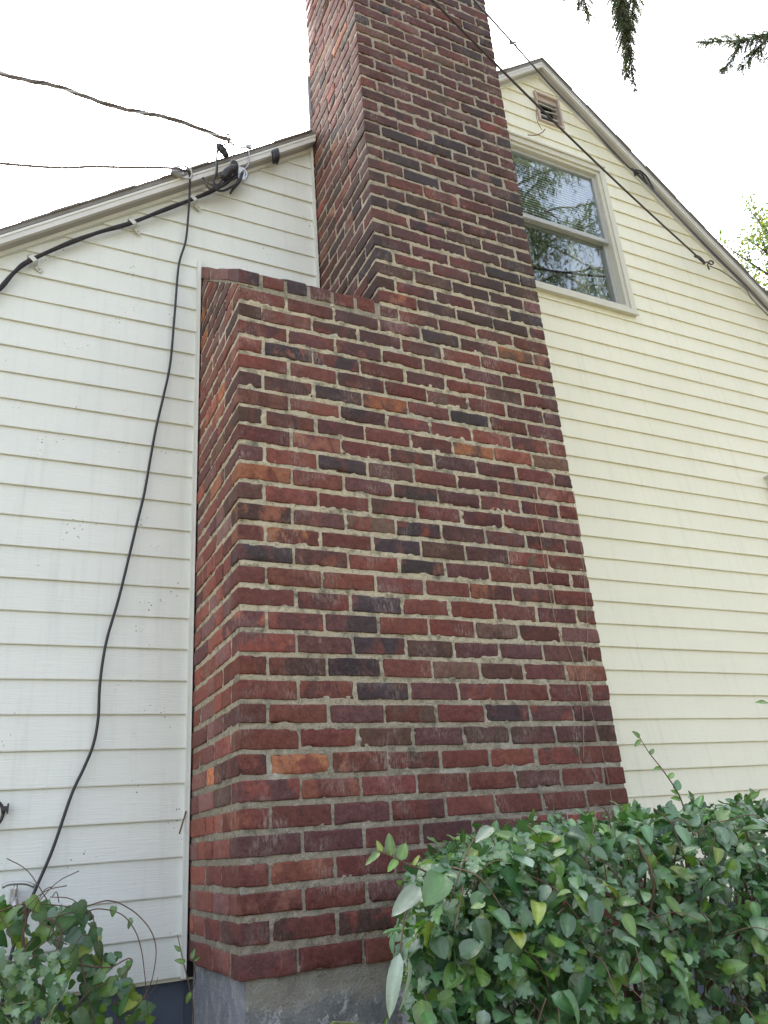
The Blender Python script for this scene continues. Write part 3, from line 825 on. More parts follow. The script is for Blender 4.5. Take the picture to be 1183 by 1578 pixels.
def loops(mb):
    for k in range(4): mb.tube([(.347 + .008 * k, -.080, 3.752 + .007 * k), (.345 + .008 * k, -.105, 3.738 + .007 * k), (.350 + .008 * k, -.105, 3.690 + .007 * k), (.354 + .008 * k, -.078, 3.676 + .007 * k)], .006, 8, 0, 5)
    mb.box(0.3471, 0.3775, -0.0820, -0.0770, 3.6792, 3.7652)
ho_ = root('cable_holder', 'small black strap loop fixed on the roof edge close to the chimney', 'cable holder', (0.362, -0.080, 3.669))
mb = MB(ho_.location); loops(mb); link('strap', mb.mesh('strap'), M_BLACK, ho_)

# overhead service drop: three twisted strands and a bare neutral
far = [(0.216, -0.100, 3.730), (0.183, -0.115, 3.695), (.072, -.20, 3.615), (.03, -.25, 3.560), (-.225, -.25, 3.560), (-.46, -.25, 3.545), (-.713, -.25, 3.549), (-.948, -.25, 3.525), (-2.2, -.28, 3.60)]
body = [(.075, -.20, 3.608), (.042, -.25, 3.553), (-.225, -.25, 3.572), (-.46, -.25, 3.538), (-.713, -.25, 3.552), (-.948, -.25, 3.527), (-1.6, -.27, 3.51), (-2.8, -.3, 3.62)]
sd_ = root('service_drop', 'twisted grey power cable coming in from the left sky to the roof edge', 'power cable', body[0])
for k in range(3):
    sub_part(sd_, 'strand', lambda mb, k=k: mb.tube(strand(body, k * 2.1, .0065, 5.5, 30), .0058 if k < 2 else .0042, 6, 0, 1), M_WIRE if k < 2 else M_METAL)
def dead_end(mb):
    mb.tube([(.040, -.245, 3.56), (.10, -.19, 3.60), (0.170, -0.115, 3.680), (0.206, -0.100, 3.715)], .0048, 8, 0, 5)
    mb.box(0.1954, 0.2258, -0.1070, -0.0930, 3.7078, 3.7300)
sub_part(sd_, 'dead_end_clamp', dead_end, M_METAL)
sub_part(sd_, 'hanger_wire', lambda mb: mb.tube([(0.209, -0.100, 3.720), (0.216, -0.095, 3.659), (0.211, -0.093, 3.598), (0.185, -0.090, 3.553)], .0036, 6, 0, 6), M_METAL)
sub_part(sd_, 'lead', lambda mb: mb.tube([(.055, -.23, 3.575), (.065, -.24, 3.60), (.085, -.20, 3.615), (.075, -.18, 3.60), (0.054, -0.125, 3.639)], .0045, 6, 0, 6), M_DWIRE)
sub_part(sd_, 'lead', lambda mb: mb.tube([(.085, -.21, 3.61), (.105, -.18, 3.60), (0.122, -0.125, 3.604), (0.118, -0.115, 3.568)], .0042, 6, 0, 6), M_WIRE)

# cable A: from the far right of the gable up and across the chimney front
Ea = Vector((3.53, -.10, 3.975)); Pa = Vector((.962, -.841, 4.282))
ptsA = [Ea.lerp(Pa, t) + Vector((0, 0, -.045 * math.sin(PI * min(1, t)) if t < 1 else 0)) for t in (0, .2, .4, .6, .8, 1.0)] + [Pa + (Pa - Ea) * s for s in (.25, .6, 1.2)]
ca = cable('overhead_cable', 'dark overhead cable crossing in front of the vent and window to the gable siding', 'cable', ptsA, .0068, M_DWIRE)
def tie(mb):
    mb.tube([(3.50, -.10, 3.985), (3.55, -.10, 3.955), (3.59, -.10, 3.975), (3.64, -.09, 3.975), (3.67, -.09, 4.0), (3.64, -.09, 4.01), (3.60, -.09, 3.96), (3.61, -.085, 3.925)], .0055, 6, 0, 6)
    mb.tube([(3.47, -.105, 3.99), (3.52, -.10, 3.99), (3.56, -.10, 3.95)], .011, 8, 0, 4)
sub_part(ca, 'end_tie', tie, M_DWIRE)
sub_part(ca, 'tail_wire', lambda mb: mb.tube([(3.62, -.088, 3.96), (3.75, -.085, 3.945), (3.95, -.08, 3.86), (4.05, -.05, 3.80), (4.2, -.04, 3.70)], .0028, 6, 0, 6), M_DWIRE)

# cable B: along the right rake, on to the top left
Pb = Vector((1.258, -.817, 4.482))
rakeB = [(4.967, -0.105, 2.961), (4.461, -0.105, 3.366), (4.085, -0.115, 3.680), (3.928, -0.115, 3.836), (3.668, -0.115, 4.056), (3.367, -0.115, 4.328), (3.149, -0.115, 4.542), (3.069, -0.115, 4.601)]
cb_ = cable('telephone_cable', 'dark cable running down along the right roof edge from the peak', 'cable', rakeB, .0078, M_DWIRE)
Qb = Vector((2.289, -0.115, 5.328))
sub_part(cb_, 'upper_run', lambda mb: mb.tube([(3.069, -0.115, 4.601), (2.966, -0.115, 4.673), (2.677, -0.115, 4.955), (2.430, -0.115, 5.175), Qb], .0060, 6, 0, 6), M_DWIRE)
sub_part(cb_, 'upper_run', lambda mb: mb.tube([Qb, Qb.lerp(Pb, .5), Pb, Pb + (Pb - Qb) * .6, Pb + (Pb - Qb) * 1.6], .0060, 6, 0, 6), M_DWIRE)
sub_part(cb_, 'second_strand', lambda mb: mb.tube([(2.488, -0.115, 5.107), (2.700, -0.120, 4.914), (2.842, -0.120, 4.752), (2.973, -0.115, 4.651)], .0045, 6, 0, 6), M_WIRE)
sub_part(cb_, 'second_strand', lambda mb: mb.tube([(3.145, -0.120, 4.520), (3.378, -0.123, 4.287), (3.651, -0.123, 4.029), (3.915, -0.123, 3.811), (4.076, -0.120, 3.659), (4.461, -0.115, 3.336)], .0045, 6, 0, 6), M_WIRE)
def knot(mb):
    mb.tube([(3.034, -0.115, 4.636), (3.065, -0.130, 4.596), (3.115, -0.125, 4.601), (3.145, -0.115, 4.570), (3.196, -0.115, 4.489), (3.206, -0.115, 4.509), (3.156, -0.125, 4.596), (3.095, -0.130, 4.621), (3.044, -0.125, 4.611), (3.054, -0.115, 4.570)], .0065, 8, 0, 6)
sub_part(cb_, 'loop_tie', knot, M_BLACK)
sub_part(cb_, 'wrap_tie', lambda mb: mb.tube([Qb.lerp(Pb, .34) + Vector((0, 0, -.01)), Qb.lerp(Pb, .38) + Vector((.01, -.01, .012)), Qb.lerp(Pb, .42) + Vector((0, .01, -.008)), Qb.lerp(Pb, .45)], .006, 6, 0, 4), M_DWIRE)

# stray wire with a twig caught on it at the vent
tw = cable('loose_wire', 'thin stray wire hanging at the gable vent with a bent twig end', 'wire', [(2.335, -.05, 5.17), (2.300, -.07, 5.09), (2.318, -.07, 5.0), (2.290, -.06, 4.92), (2.297, -.05, 4.84), (2.32, -.05, 4.78)], .0026, M_DRY, 6)
sub_part(tw, 'twig', lambda mb: mb.tube([(2.185, -.05, 4.675), (2.25, -.05, 4.70), (2.31, -.05, 4.745), (2.352, -.05, 4.800)], .0042, 6, 0, 6), M_DRY)
# twig stuck at the left frame edge of the window top
# thin wires down the right front corner of the chimney
cable('thin_wire', 'hair thin wire hanging down the chimney front near its right edge', 'wire', [(1.482, -.655, 1.66), (1.468, -.658, 1.42), (1.44, -.657, 1.15), (1.405, -.656, .95), (1.375, -.656, .86), (1.371, -.656, .765), (1.392, -.655, .60), (1.398, -.655, .40), (1.37, -.655, .30)], .0012, M_DRY, 5)
cable('stray_vine_stem', 'dead thin vine stem clinging to the chimney front beside the thin wire', 'vine', [(1.262, -.655, 1.62), (1.262, -.656, 1.305), (1.272, -.657, 1.063), (1.315, -.656, .955), (1.335, -.656, .83), (1.330, -.655, .70), (1.30, -.655, .55)], .0015, M_DRY, 5)

# ------------------------------------------------------------------ tap and hose hook on the left wall
tp = root('garden_tap', 'metal garden tap on the siding half hidden behind the vine leaves', 'tap', (-.56, -.02, .25))
def tapb(mb):
    mb.box(-.572, -.550, -.045, -.012, .215, .268)
    mb.tube([(-.56, -.03, .235), (-.56, -.10, .235), (-.56, -.125, .21), (-.56, -.125, .17)], .011, 10, 0, 5)
def taph(mb):
    mb.tube([(-.56, -.075, .24), (-.56, -.08, .28)], .006, 8, 0, 3)
    mb.tube([(-.60, -.08, .278), (-.585, -.08, .285), (-.56, -.08, .286), (-.53, -.08, .283), (-.505, -.08, .272)], .0062, 8, 0, 4)
sub_part(tp, 'spout', tapb, M_METAL); sub_part(tp, 'handle', taph, M_METAL)
hk = root('hose_ring', 'black ring hook on the siding at the left edge of the photo', 'hook', (-.66, -.03, .50))
def ring(mb):
    c = Vector((-.663, -.045, .497)); mb.tube([c + Vector((.045 * math.cos(a), 0, .045 * math.sin(a))) for a in [2 * PI * k / 16 for k in range(17)]], .0055, 8, 0, 2)
sub_part(hk, 'ring', ring, M_BLACK)
sub_part(hk, 'bracket', lambda mb: (mb.box(-.625, -.606, -.05, -.014, .506, .520), mb.box(-.608, -.603, -.052, -.014, .498, .528)), M_BLACK)

# ------------------------------------------------------------------ leaves
def leaf_oval(L, Wd, fold=.25, curl=.3, rnd=random, tip=1.0, wob=.04):
    rows = 7; vs = []; fs = []
    ph = rnd.uniform(0, 6)
    for i in range(rows + 1):
        t = i / rows
        wdt = Wd * .5 * (math.sin(PI * min(1, t ** .80)) ** .60) * (1 - .25 * t * tip) if 0 < t < 1 else 0.0
        y = L * t; zc_ = -curl * L * t * t
        for s in (-1, -.5, 0, .5, 1):
            x = s * wdt
            vs.append(Vector((x, y, zc_ + abs(x) * fold + wob * L * math.sin(t * 7 + ph + s * 2) * abs(s) * .5)))
    for i in range(rows):
        for k in range(4): a = i * 5 + k; fs.append((a, a + 1, a + 6, a + 5))
    return vs, fs
def leaf_lobed(L, Wd, fold=.2, curl=.3, rnd=random):
    # three to five blunt lobes
    out = [(0, 0), (.22, .05), (.46, .16), (.50, .34), (.33, .42), (.48, .58), (.40, .76), (.22, .70), (.14, .92), (0, 1.0)]
    pts = out + [(-x, y) for x, y in out[-2:0:-1]]
    vs = [Vector((0, .45 * L, -curl * L * .2))]
    for x, y in pts:
        j = rnd.uniform(.92, 1.08)
        vs.append(Vector((x * Wd * j, y * L * j, -curl * L * y * y + abs(x) * Wd * fold + rnd.uniform(-.03, .03) * L)))
    n = len(pts); fs = [(0, i + 1, (i + 1) % n + 1) for i in range(n)]
    return vs, fs
def leaf_heart(L, Wd, fold=.15, curl=.3, rnd=random):
    out = [(0, .06), (.20, 0), (.42, .08), (.50, .26), (.42, .50), (.26, .74), (.10, .92), (0, 1)]
    pts = out + [(-x, y) for x, y in out[-2:0:-1]]
    vs = [Vector((0, .4 * L, 0))]
    for x, y in pts: vs.append(Vector((x * Wd, y * L, -curl * L * y * y + abs(x) * Wd * fold + rnd.uniform(-.015, .015) * L)))
    n = len(pts); return vs, [(0, i + 1, (i + 1) % n + 1) for i in range(n)]
def orient(direction, normal):
    y = Vector(direction).normalized(); z = Vector(normal); z = (z - y * z.dot(y))
    if z.length < 1e-3: z = y.orthogonal()
    z.normalize(); x = y.cross(z); return Matrix((x, y, z)).transposed()
def put(mb, leaf, pos, direction, normal, col):
    vs, fs = leaf; R = orient(direction, normal); P = Vector(pos)
    b0 = len(mb.v); mb.add([P + R @ v_ for v_ in vs], fs, 0, col, True)
    oval = len(vs) == 40
    for i in range(len(vs)):                    # veins are paler than the blade, the rim a little darker
        k = (1.38, 1.0, .88)[abs(i % 5 - 2)] if oval else (1.3 if i == 0 else (.9 if i % 2 else 1.02))
        mb.c[b0 + i] = tuple(x * k for x in col)
def rv(rnd, s=1.0): return Vector((rnd.uniform(-s, s), rnd.uniform(-s, s), rnd.uniform(-s, s)))
def green(rnd, kind):
    base = {'deep': (0.042, 0.115, 0.042), 'blue': (0.120, 0.240, 0.112), 'fresh': (0.14, 0.27, 0.040), 'pale': (0.19, 0.30, 0.15), 'yell': (0.25, 0.33, 0.04), 'mid': (0.088, 0.205, 0.060), 'under': (0.30, 0.40, 0.30)}[kind]
    j = rnd.uniform(.75, 1.25); return tuple(x * j * rnd.uniform(.93, 1.07) for x in base)
OUTW = Vector((-.25, -.8, .45)).normalized()

# --- hedge on the right
HY0, HY1, HXR = -1.97, -0.78, 3.2
def hl(y): return -0.125 + .52 * (y - HY0)
def htop(x, y):
    d = x - hl(y); return .318 + .018 * min(1, max(0, (x - .25) / .3)) - .11 * math.exp(-max(0, d) / .11) + .025 * noise.noise((x * 3.5, y * 3.5, 0)) + .012 * noise.noise((x * 11, y * 11, 3))
hedge = root('hedge', 'dense clipped hedge of small lobed leaves in front of the chimney foot', 'hedge', (1.5, -1.4, GZ))
vine = root('honeysuckle', 'honeysuckle with broad oval leaves trailing over the right hedge', 'climbing plant', (.6, -1.8, GZ))
hb, vb = MB(hedge.location), MB(vine.location)
rnd = random.Random(99)
def bulge(x, z): return .05 * noise.noise((x * 4, z * 4, 7)) + .03 * noise.noise((x * 11, z * 11, 2))
def hedge_point(deep):
    """a point on the hedge's shell, pushed inwards by deep"""
    m = rnd.random()
    if m < .66:                                 # front
        x = hl(HY0) + (rnd.random() ** 1.35) * 2.3; zt = htop(x, HY0); z = zt - (rnd.random() ** 1.25) * .85
        rim = max(0, .10 - (zt - z)); y = HY0 + deep + bulge(x, z) + rim * .8
        if x < hl(y): x = hl(y) + rnd.random() * .12
        return Vector((x, y, z)), Vector((-.1, -.9, .35 + rim * 6))
    if m < .86:                                 # top
        x = hl(HY0) + rnd.random() ** 1.2 * 2.8; y = HY0 + .04 + rnd.random() * (HY1 - HY0)
        if x < hl(y): x = hl(y) + rnd.random() * .3
        return Vector((x, y, htop(x, y) - deep * .8)), Vector((-.1, -.25, 1))
    y = HY0 + rnd.random() * (HY1 - HY0); z = -.45 + rnd.random() ** .8 * .75; x = hl(y) + deep + bulge(y, z)   # left end
    z = min(z, htop(x, y)); return Vector((x, y, z)), Vector((-.9, -.4, .4))
for i in range(13500):
    deep = abs(rnd.gauss(0, .06)) if i < 9000 else .06 + rnd.random() * .28; p, nrm = hedge_point(deep)
    n_ = (nrm.normalized() * .8 + rv(rnd, .75) + Vector((0, 0, .65))).normalized()
    d_ = (rv(rnd, 1) + Vector((-.2, -.3, -.35)) + nrm.normalized() * .25).normalized()
    L = rnd.uniform(.017, .032) if i < 9000 else rnd.uniform(.025, .045)
    kd = rnd.choices(['deep', 'blue', 'mid', 'fresh', 'pale'], [3, 5, 4, 1.2, 1.3])[0]
    put(hb, leaf_lobed(L, L * rnd.uniform(.85, 1.1), rnd.uniform(0, .4), rnd.uniform(0, .5), rnd), p, d_, n_, green(rnd, kd))
for i in range(3200):
    deep = abs(rnd.gauss(0, .035)) - .018; p, nrm = hedge_point(deep)
    n_ = (nrm.normalized() * .9 + rv(rnd, .65) + Vector((0, 0, .7))).normalized()
    d_ = (rv(rnd, 1) + Vector((-.1, -.3, -.5))).normalized()
    L = rnd.choice((rnd.uniform(.022, .034), rnd.uniform(.028, .042), rnd.uniform(.036, .052)))
    kd = rnd.choices(['blue', 'mid', 'fresh', 'deep', 'yell', 'under'], [6, 4, 2, 2.5, .5, .35])[0]
    put(vb, leaf_oval(L, L * rnd.uniform(.58, .86), rnd.uniform(.05, .6), rnd.uniform(-.05, .5), rnd, wob=rnd.uniform(0, .05)), p, d_, n_, green(rnd, kd))
# upright sprigs breaking the top line
vs_ = MB(vine.location)
for i in range(60):
    x = -.12 + rnd.random() * 1.7; y = HY0 + .05 + rnd.random() * .8
    if x < hl(y): continue
    z = htop(x, y) - .02; h_ = rnd.uniform(.02, .055); top = Vector((x + rnd.uniform(-.04, .04), y + rnd.uniform(-.03, .03), z + h_))
    vs_.tube([(x, y, z - .05), (x, y, z), top], .0012, 5, 0, 3)
    for k in range(rnd.randint(3, 5)):
        q = Vector((x, y, z)).lerp(top, rnd.uniform(.3, 1)); d_ = (rv(rnd, 1) + Vector((0, 0, .5))).normalized(); L = rnd.uniform(.018, .036)
        put(vb, leaf_oval(L, L * .62, .3, .2, rnd), q, d_, rv(rnd) + Vector((0, -.3, 1)), green(rnd, rnd.choice(['fresh', 'blue', 'mid'])))
def shoot(stem, r, leaves):
    vs_.tube(stem, lambda t: r * (1 - .6 * t), 6, 0, 6)
    P = smooth_path(stem, 10)
    for t, d, L, wd, kd, nn in leaves:
        p = P[int(t * (len(P) - 1))]; put(vb, leaf_oval(L, L * wd, .22, .18, rnd), p, d, nn, green(rnd, kd))
UPN = (-.4, -.7, .6)
# tall shoot against the cream siding
shoot([(.700, -1.70, .30), (.691, -1.70, .359), (.680, -1.70, .387), (.653, -1.70, .428), (.625, -1.70, .463), (.604, -1.70, .499)], .0022,
      [(.98, (-.5, 0, .5), .022, .7, 'fresh', UPN), (.96, (-.9, -.1, -.5), .026, .45, 'fresh', UPN), (.78, (.5, 0, .5), .020, .6, 'fresh', UPN), (.62, (-.9, 0, -.1), .022, .5, 'fresh', UPN),
       (.50, (.7, 0, .55), .024, .6, 'fresh', UPN), (.36, (.3, 0, .8), .027, .75, 'blue', UPN), (.22, (-.8, 0, .2), .026, .6, 'fresh', UPN), (.12, (.7, 0, .6), .024, .7, 'blue', UPN), (.30, (-.7, 0, .4), .022, .6, 'fresh', UPN)])
# shoot with five fresh leaves in front of the brick
shoot([(.04, -1.80, .25), (-.015, -1.80, .278), (-.044, -1.80, .290), (-.068, -1.80, .302), (-.092, -1.80, .312)], .0020,
      [(.97, (-.35, 0, .9), .020, .55, 'yell', UPN), (.98, (-.9, -.1, -.45), .034, .38, 'fresh', UPN), (.78, (-.05, 0, 1), .036, .55, 'fresh', UPN), (.62, (.3, 0, .8), .030, .75, 'fresh', UPN), (.66, (-.75, 0, -.55), .026, .6, 'fresh', UPN), (.38, (.55, 0, .75), .022, .4, 'yell', UPN)])
# leaves entering at the right edge
shoot([(1.36, -1.6, .50), (1.26, -1.6, .56), (1.21, -1.6, .585), (1.16, -1.6, .592)], .002,
      [(.95, (-.9, 0, .12), .045, .35, 'fresh', UPN), (.7, (-.8, 0, -.5), .045, .45, 'fresh', UPN), (.45, (-.8, 0, -.7), .042, .5, 'blue', UPN)])
# big twisted leaves with pale undersides on the left end
for p, d, L, wd, kd, nn, cu in (((-.105, -1.96, .262), (-.85, -.1, -.5), .060, .5, 'under', (.2, -.6, .7), .1), ((-.150, -1.97, .185), (-.45, -.2, -1), .078, .30, 'under', (-.6, -.7, .1), .15),
                                ((-.135, -1.965, .175), (-.15, -.1, -1), .060, .32, 'under', (.7, -.6, .1), .2), ((-.060, -1.955, .275), (-.7, -.2, -.55), .055, .85, 'mid', (-.3, -.75, .4), .2),
                                ((.03, -1.96, .335), (-.8, -.2, -.35), .045, .5, 'under', (0, -.5, .8), .1), 
                                
                                ((.16, -2.0, .20), (-.5, -.1, .6), .045, .4, 'fresh', (-.2, -.9, .4), .1)):
    put(vb, leaf_oval(L, L * wd, .35, cu, rnd), p, d, nn, green(rnd, kd))
vs_.tube([(-.10, -1.93, .24), (-.128, -1.955, .235), (-.150, -1.97, .185)], .0013, 5, 0, 5)
# woody stems inside
hs = MB(hedge.location)
for i in range(170):
    x = -.05 + rnd.random() * 2.6; y = HY0 + .06 + rnd.random() * .55
    if x < hl(y) + .05: x = hl(y) + .05 + rnd.random() * .2
    zt = htop(x, y) - rnd.uniform(0, .10); bx = x + rnd.uniform(-.15, .15); by = -1.4 + rnd.uniform(-.2, .2)
    hs.tube([(bx, by, GZ), (bx + rnd.uniform(-.1, .1), by, GZ + .6), ((x + bx) / 2, (y + by) / 2, zt - .45), (x, y, zt - .12), (x + rnd.uniform(-.05, .05), y - .03, zt)], lambda t: .006 * (1 - .8 * t) + .0008, 5, 0, 4)
for i in range(160):
    x = -.08 + rnd.random() * 1.5; y = HY0 - .005 + rnd.random() * .08; z = htop(x, y) - rnd.random() * .45; d_ = rv(rnd, .09)
    vs_.tube([(x, y, z), Vector((x, y, z)) + d_ * .5 + Vector((0, -.01, .015)), Vector((x, y, z)) + d_], .0011, 4, 0, 4)
link('foliage', hb.mesh('foliage'), M_LEAF, hedge); link('branches', hs.mesh('branches'), M_STEM, hedge)
link('foliage', vb.mesh('foliage'), M_LEAF, vine); link('branches', vs_.mesh('branches'), M_STEM, vine)
print('hedge', len(hb.f), 'vine', len(vb.f))

# --- vine tangle on the left, and a pale lobed shrub in front of it
lv_ = root('vine_tangle', 'tangle of heart-leaved vine with curling bare tendrils under the white siding', 'climbing plant', (-.5, -.45, GZ))
lb, ls = MB(lv_.location), MB(lv_.location)
rnd = random.Random(31)
def ltop(x): return .262 - .05 * max(0, (x + .50) / .12) if x < -.36 else .19 - 1.45 * (x + .36)
for i in range(900):
    x = -1.2 + rnd.random() ** .6 * .98; zt = ltop(x); z = zt - rnd.random() ** 1.1 * .75; y = -.52 + abs(rnd.gauss(0, .16)) + .07 * noise.noise((x * 8, z * 8, 0)); y = min(y, -.06)
    if z > zt - .01: continue
    L = rnd.uniform(.028, .062); kd = rnd.choices(['deep', 'mid', 'blue', 'fresh', 'yell'], [2, 4, 4, 4, .8])[0]
    put(lb, leaf_heart(L, L * rnd.uniform(.7, .95), rnd.uniform(0, .4), rnd.uniform(0, .4), rnd), (x, y, z), rv(rnd) + Vector((0, -.2, -.7)), rv(rnd, .8) + Vector((.1, -1, .4)), green(rnd, kd))
Y = -.5
arcs = [([(-.46, Y, .20), (-.36, Y - .01, .225), (-.328, Y, .225), (-.30, Y, .215), (-.255, Y, .185), (-.215, Y, .140), (-.198, Y, .094), (-.200, Y, .045), (-.212, Y, .0), (-.245, Y, -.045), (-.30, Y, -.075)], .0020),
        ([(-.45, Y, .185), (-.40, Y, .200), (-.36, Y, .208), (-.30, Y, .190), (-.262, Y, .150), (-.240, Y, .100), (-.226, Y, .03), (-.215, Y, -.05), (-.212, Y, -.09)], .0020),
        ([(-.42, Y, .080), (-.37, Y, .068), (-.32, Y, .060), (-.285, Y, .072), (-.268, Y, .075), (-.262, Y, .062), (-.285, Y, .035), (-.305, Y, .0), (-.30, Y, -.045), (-.29, Y, -.08), (-.31, Y, -.13)], .0024),
        ([(-.555, Y, .245), (-.545, Y, .20), (-.55, Y, .15), (-.535, Y, .11), (-.530, Y, .06)], .0045), ([(-.53, Y, .245), (-.548, Y, .18), (-.54, Y, .12), (-.545, Y, .05)], .0030),
        ([(-.62, Y - .02, .225), (-.55, Y - .02, .240), (-.47, Y - .02, .228), (-.41, Y - .02, .215)], .0024), ([(-.50, Y - .02, .195), (-.44, Y - .02, .205), (-.385, Y - .02, .205), (-.36, Y - .02, .13), (-.345, Y - .02, .06)], .0018),
        ([(-.49, Y - .02, .20), (-.455, Y - .02, .165), (-.47, Y - .02, .10), (-.50, Y - .02, .02)], .0034), ([(-.40, Y - .02, .09), (-.375, Y - .02, .0), (-.345, Y - .02, -.09), (-.33, Y - .02, -.15)], .0026),
        ([(-.31, Y, -.03), (-.26, Y, -.032), (-.215, Y, -.02), (-.195, Y, .0), (-.19, Y, .02)], .0012), ([(-.29, Y, -.06), (-.24, Y, -.065), (-.21, Y, -.05), (-.195, Y, -.03)], .0010)]
for pts, r in arcs: ls.tube(pts, lambda t, r=r: r * (1 - .45 * t), 6, 0, 6)
for i in range(60):
    x = -.95 + rnd.random() * .58; z = ltop(x) - rnd.random() * .3; y = -.57 + rnd.random() * .08; a = Vector((x, y, z)); d_ = rv(rnd, .12); d_.y *= .3
    ls.tube([a, a + d_ * .5 + Vector((0, -.01, .02)), a + d_], .0014, 5, 0, 4)
for p, d, L, wd, kd in (((-.318, Y, .212), (-.15, -.1, -1), .030, .7, 'mid'), ((-.268, Y, .172), (-.4, 0, -.8), .024, .6, 'mid'), ((-.27, Y, .178), (-.2, 0, -1), .032, .4, 'pale'), ((-.270, Y, .072), (0, 0, -1), .028, .7, 'mid'),
                        ((-.30, Y, .04), (-.2, 0, -1), .026, .6, 'mid'), ((-.335, Y, .05), (-.6, 0, -.5), .040, .8, 'mid'), ((-.36, Y - .02, .13), (.25, 0, -1), .060, .42, 'deep'), ((-.375, Y - .02, .16), (.3, 0, -1), .050, .4, 'deep'),
                        ((-.42, Y - .03, .235), (.3, -.1, -.9), .055, .8, 'deep'), ((-.545, Y - .04, .255), (.5, -.1, -.6), .050, .7, 'fresh'), ((-.60, Y - .04, .20), (.55, -.2, .7), .055, .4, 'fresh'), ((-.49, Y, .225), (0, 0, 1), .022, .4, 'mid'), ((-.46, Y, .20), (.05, 0, 1), .032, .35, 'mid'), ((-.44, Y - .05, .13), (.3, -.1, -.9), .07, .7, 'mid'),
                        ((-.32, Y - .02, -.055), (.1, -.2, -1), .035, .6, 'pale'), ((-.41, Y - .06, -.02), (.6, -.1, -.8), .08, .5, 'blue')):
    put(lb, leaf_heart(L, L * wd, .25, .2, rnd), p, d, (-.2, -1, .3), green(rnd, kd))
link('foliage', lb.mesh('foliage'), M_LEAF, lv_); link('branches', ls.mesh('branches'), M_STEM, lv_)

sh = root('garden_shrub', 'pale green shrub with small cut leaves in the bottom left corner', 'shrub', (-.75, -.75, GZ))
sb, ss = MB(sh.location), MB(sh.location)
for i in range(2000):
    x = -1.25 + rnd.random() ** .75 * .82; zt = .16 - max(0, x + .56) * .6 + .03 * noise.noise((x * 12, 0, 4)); z = zt - rnd.random() * .8; y = -.80 + abs(rnd.gauss(0, .08))
    if x > -.43 - .1 * rnd.random(): continue
    L = rnd.uniform(.018, .034); kd = rnd.choices(['pale', 'blue', 'mid', 'fresh'], [4, 5, 2, 1.5])[0]
    put(sb, leaf_lobed(L, L, rnd.uniform(.1, .5), rnd.uniform(0, .4), rnd), (x, y, z), rv(rnd) + Vector((.2, -.2, -.3)), rv(rnd, .8) + Vector((0, -.7, .8)), green(rnd, kd))
for i in range(70):
    x = -1.1 + rnd.random() * .62; z = .06 - rnd.random() * .3; bx = -.75 + rnd.uniform(-.2, .2)
    ss.tube([(bx, -.7, GZ), ((bx + x) / 2, -.74, -.5), (x, -.80, z - .1), (x + rnd.uniform(-.06, .06), -.83, z)], lambda t: .004 * (1 - .75 * t), 5, 0, 5)
link('foliage', sb.mesh('foliage'), M_LEAF, sh); link('branches', ss.mesh('branches'), M_STEMG, sh)

# weed sprig in the corner between wall and chimney base
we = root('weed', 'thin red-stemmed weed growing up the corner of the painted chimney base', 'plant', (-.04, -.30, GZ))
wbm, wst = MB(we.location), MB(we.location)
wst.tube([(-.05, -.30, -.6), (-.045, -.31, -.25), (-.048, -.32, -.10), (-.060, -.32, -.04), (-.080, -.32, .03), (-.100, -.32, .105)], lambda t: .0030 * (1 - .6 * t), 6, 0, 6)
wst.tube([(-.055, -.32, -.06), (-.045, -.33, -.02), (-.052, -.33, .03)], .0016, 5, 0, 5)
for p, d, L in (((-.058, -.33, .035), (.3, 0, .9), .030), ((-.075, -.33, .03), (-.8, 0, .2), .034), ((-.05, -.33, .03), (.9, 0, .4), .022), ((-.058, -.33, -.05), (-.4, 0, -.9), .034), ((-.09, -.33, .06), (-.7, 0, .6), .028)):
    put(wbm, leaf_oval(L, L * .5, .2, .2, rnd), p, d, (-.3, -1, .2), green(rnd, 'fresh'))
link('foliage', wbm.mesh('foliage'), M_LEAF, we); link('stem', wst.mesh('stem'), M_STEM, we)
# dead stick wedged at the trim
cable('dry_twig', 'short dry twig wedged against the white edge strip left of the chimney', 'twig', [(-.045, -.05, .40), (-.035, -.045, .43), (-.026, -.04, .455), (-.020, -.035, .475)], .0028, M_STEM, 6)
# vine shoot crossing the bottom of the concrete
vsn = root('vine_shoot', 'thin vine shoot arching across the concrete under the bricks', 'plant', (.1, -1.5, GZ))
a1, a2 = MB(vsn.location), MB(vsn.location)
a2.tube([(.20, -1.62, -.10), (.10, -1.62, -.02), (.02, -1.62, .016), (-.06, -1.62, .040), (-.115, -1.62, .052)], .0016, 6, 0, 6); a2.tube([(.20, -1.62, -.10), (.25, -1.55, -.6), (.25, -1.5, GZ)], .002, 6, 0, 4)
for p, d, L in (((-.115, -1.62, .052), (-.3, 0, -.9), .040), ((-.07, -1.62, .04), (.15, 0, -1), .036), ((-.03, -1.62, .030), (.35, 0, -.8), .034), ((.02, -1.62, .016), (.2, 0, -1), .034), ((.05, -1.62, .01), (.3, 0, .9), .026), ((-.02, -1.62, .03), (.4, 0, .8), .018)):
    put(a1, leaf_oval(L, L * .5, .25, .2, rnd), p, d, (-.3, -1, .3), green(rnd, 'fresh'))
link('foliage', a1.mesh('foliage'), M_LEAF, vsn); link('stem', a2.mesh('stem'), M_STEMG, vsn)

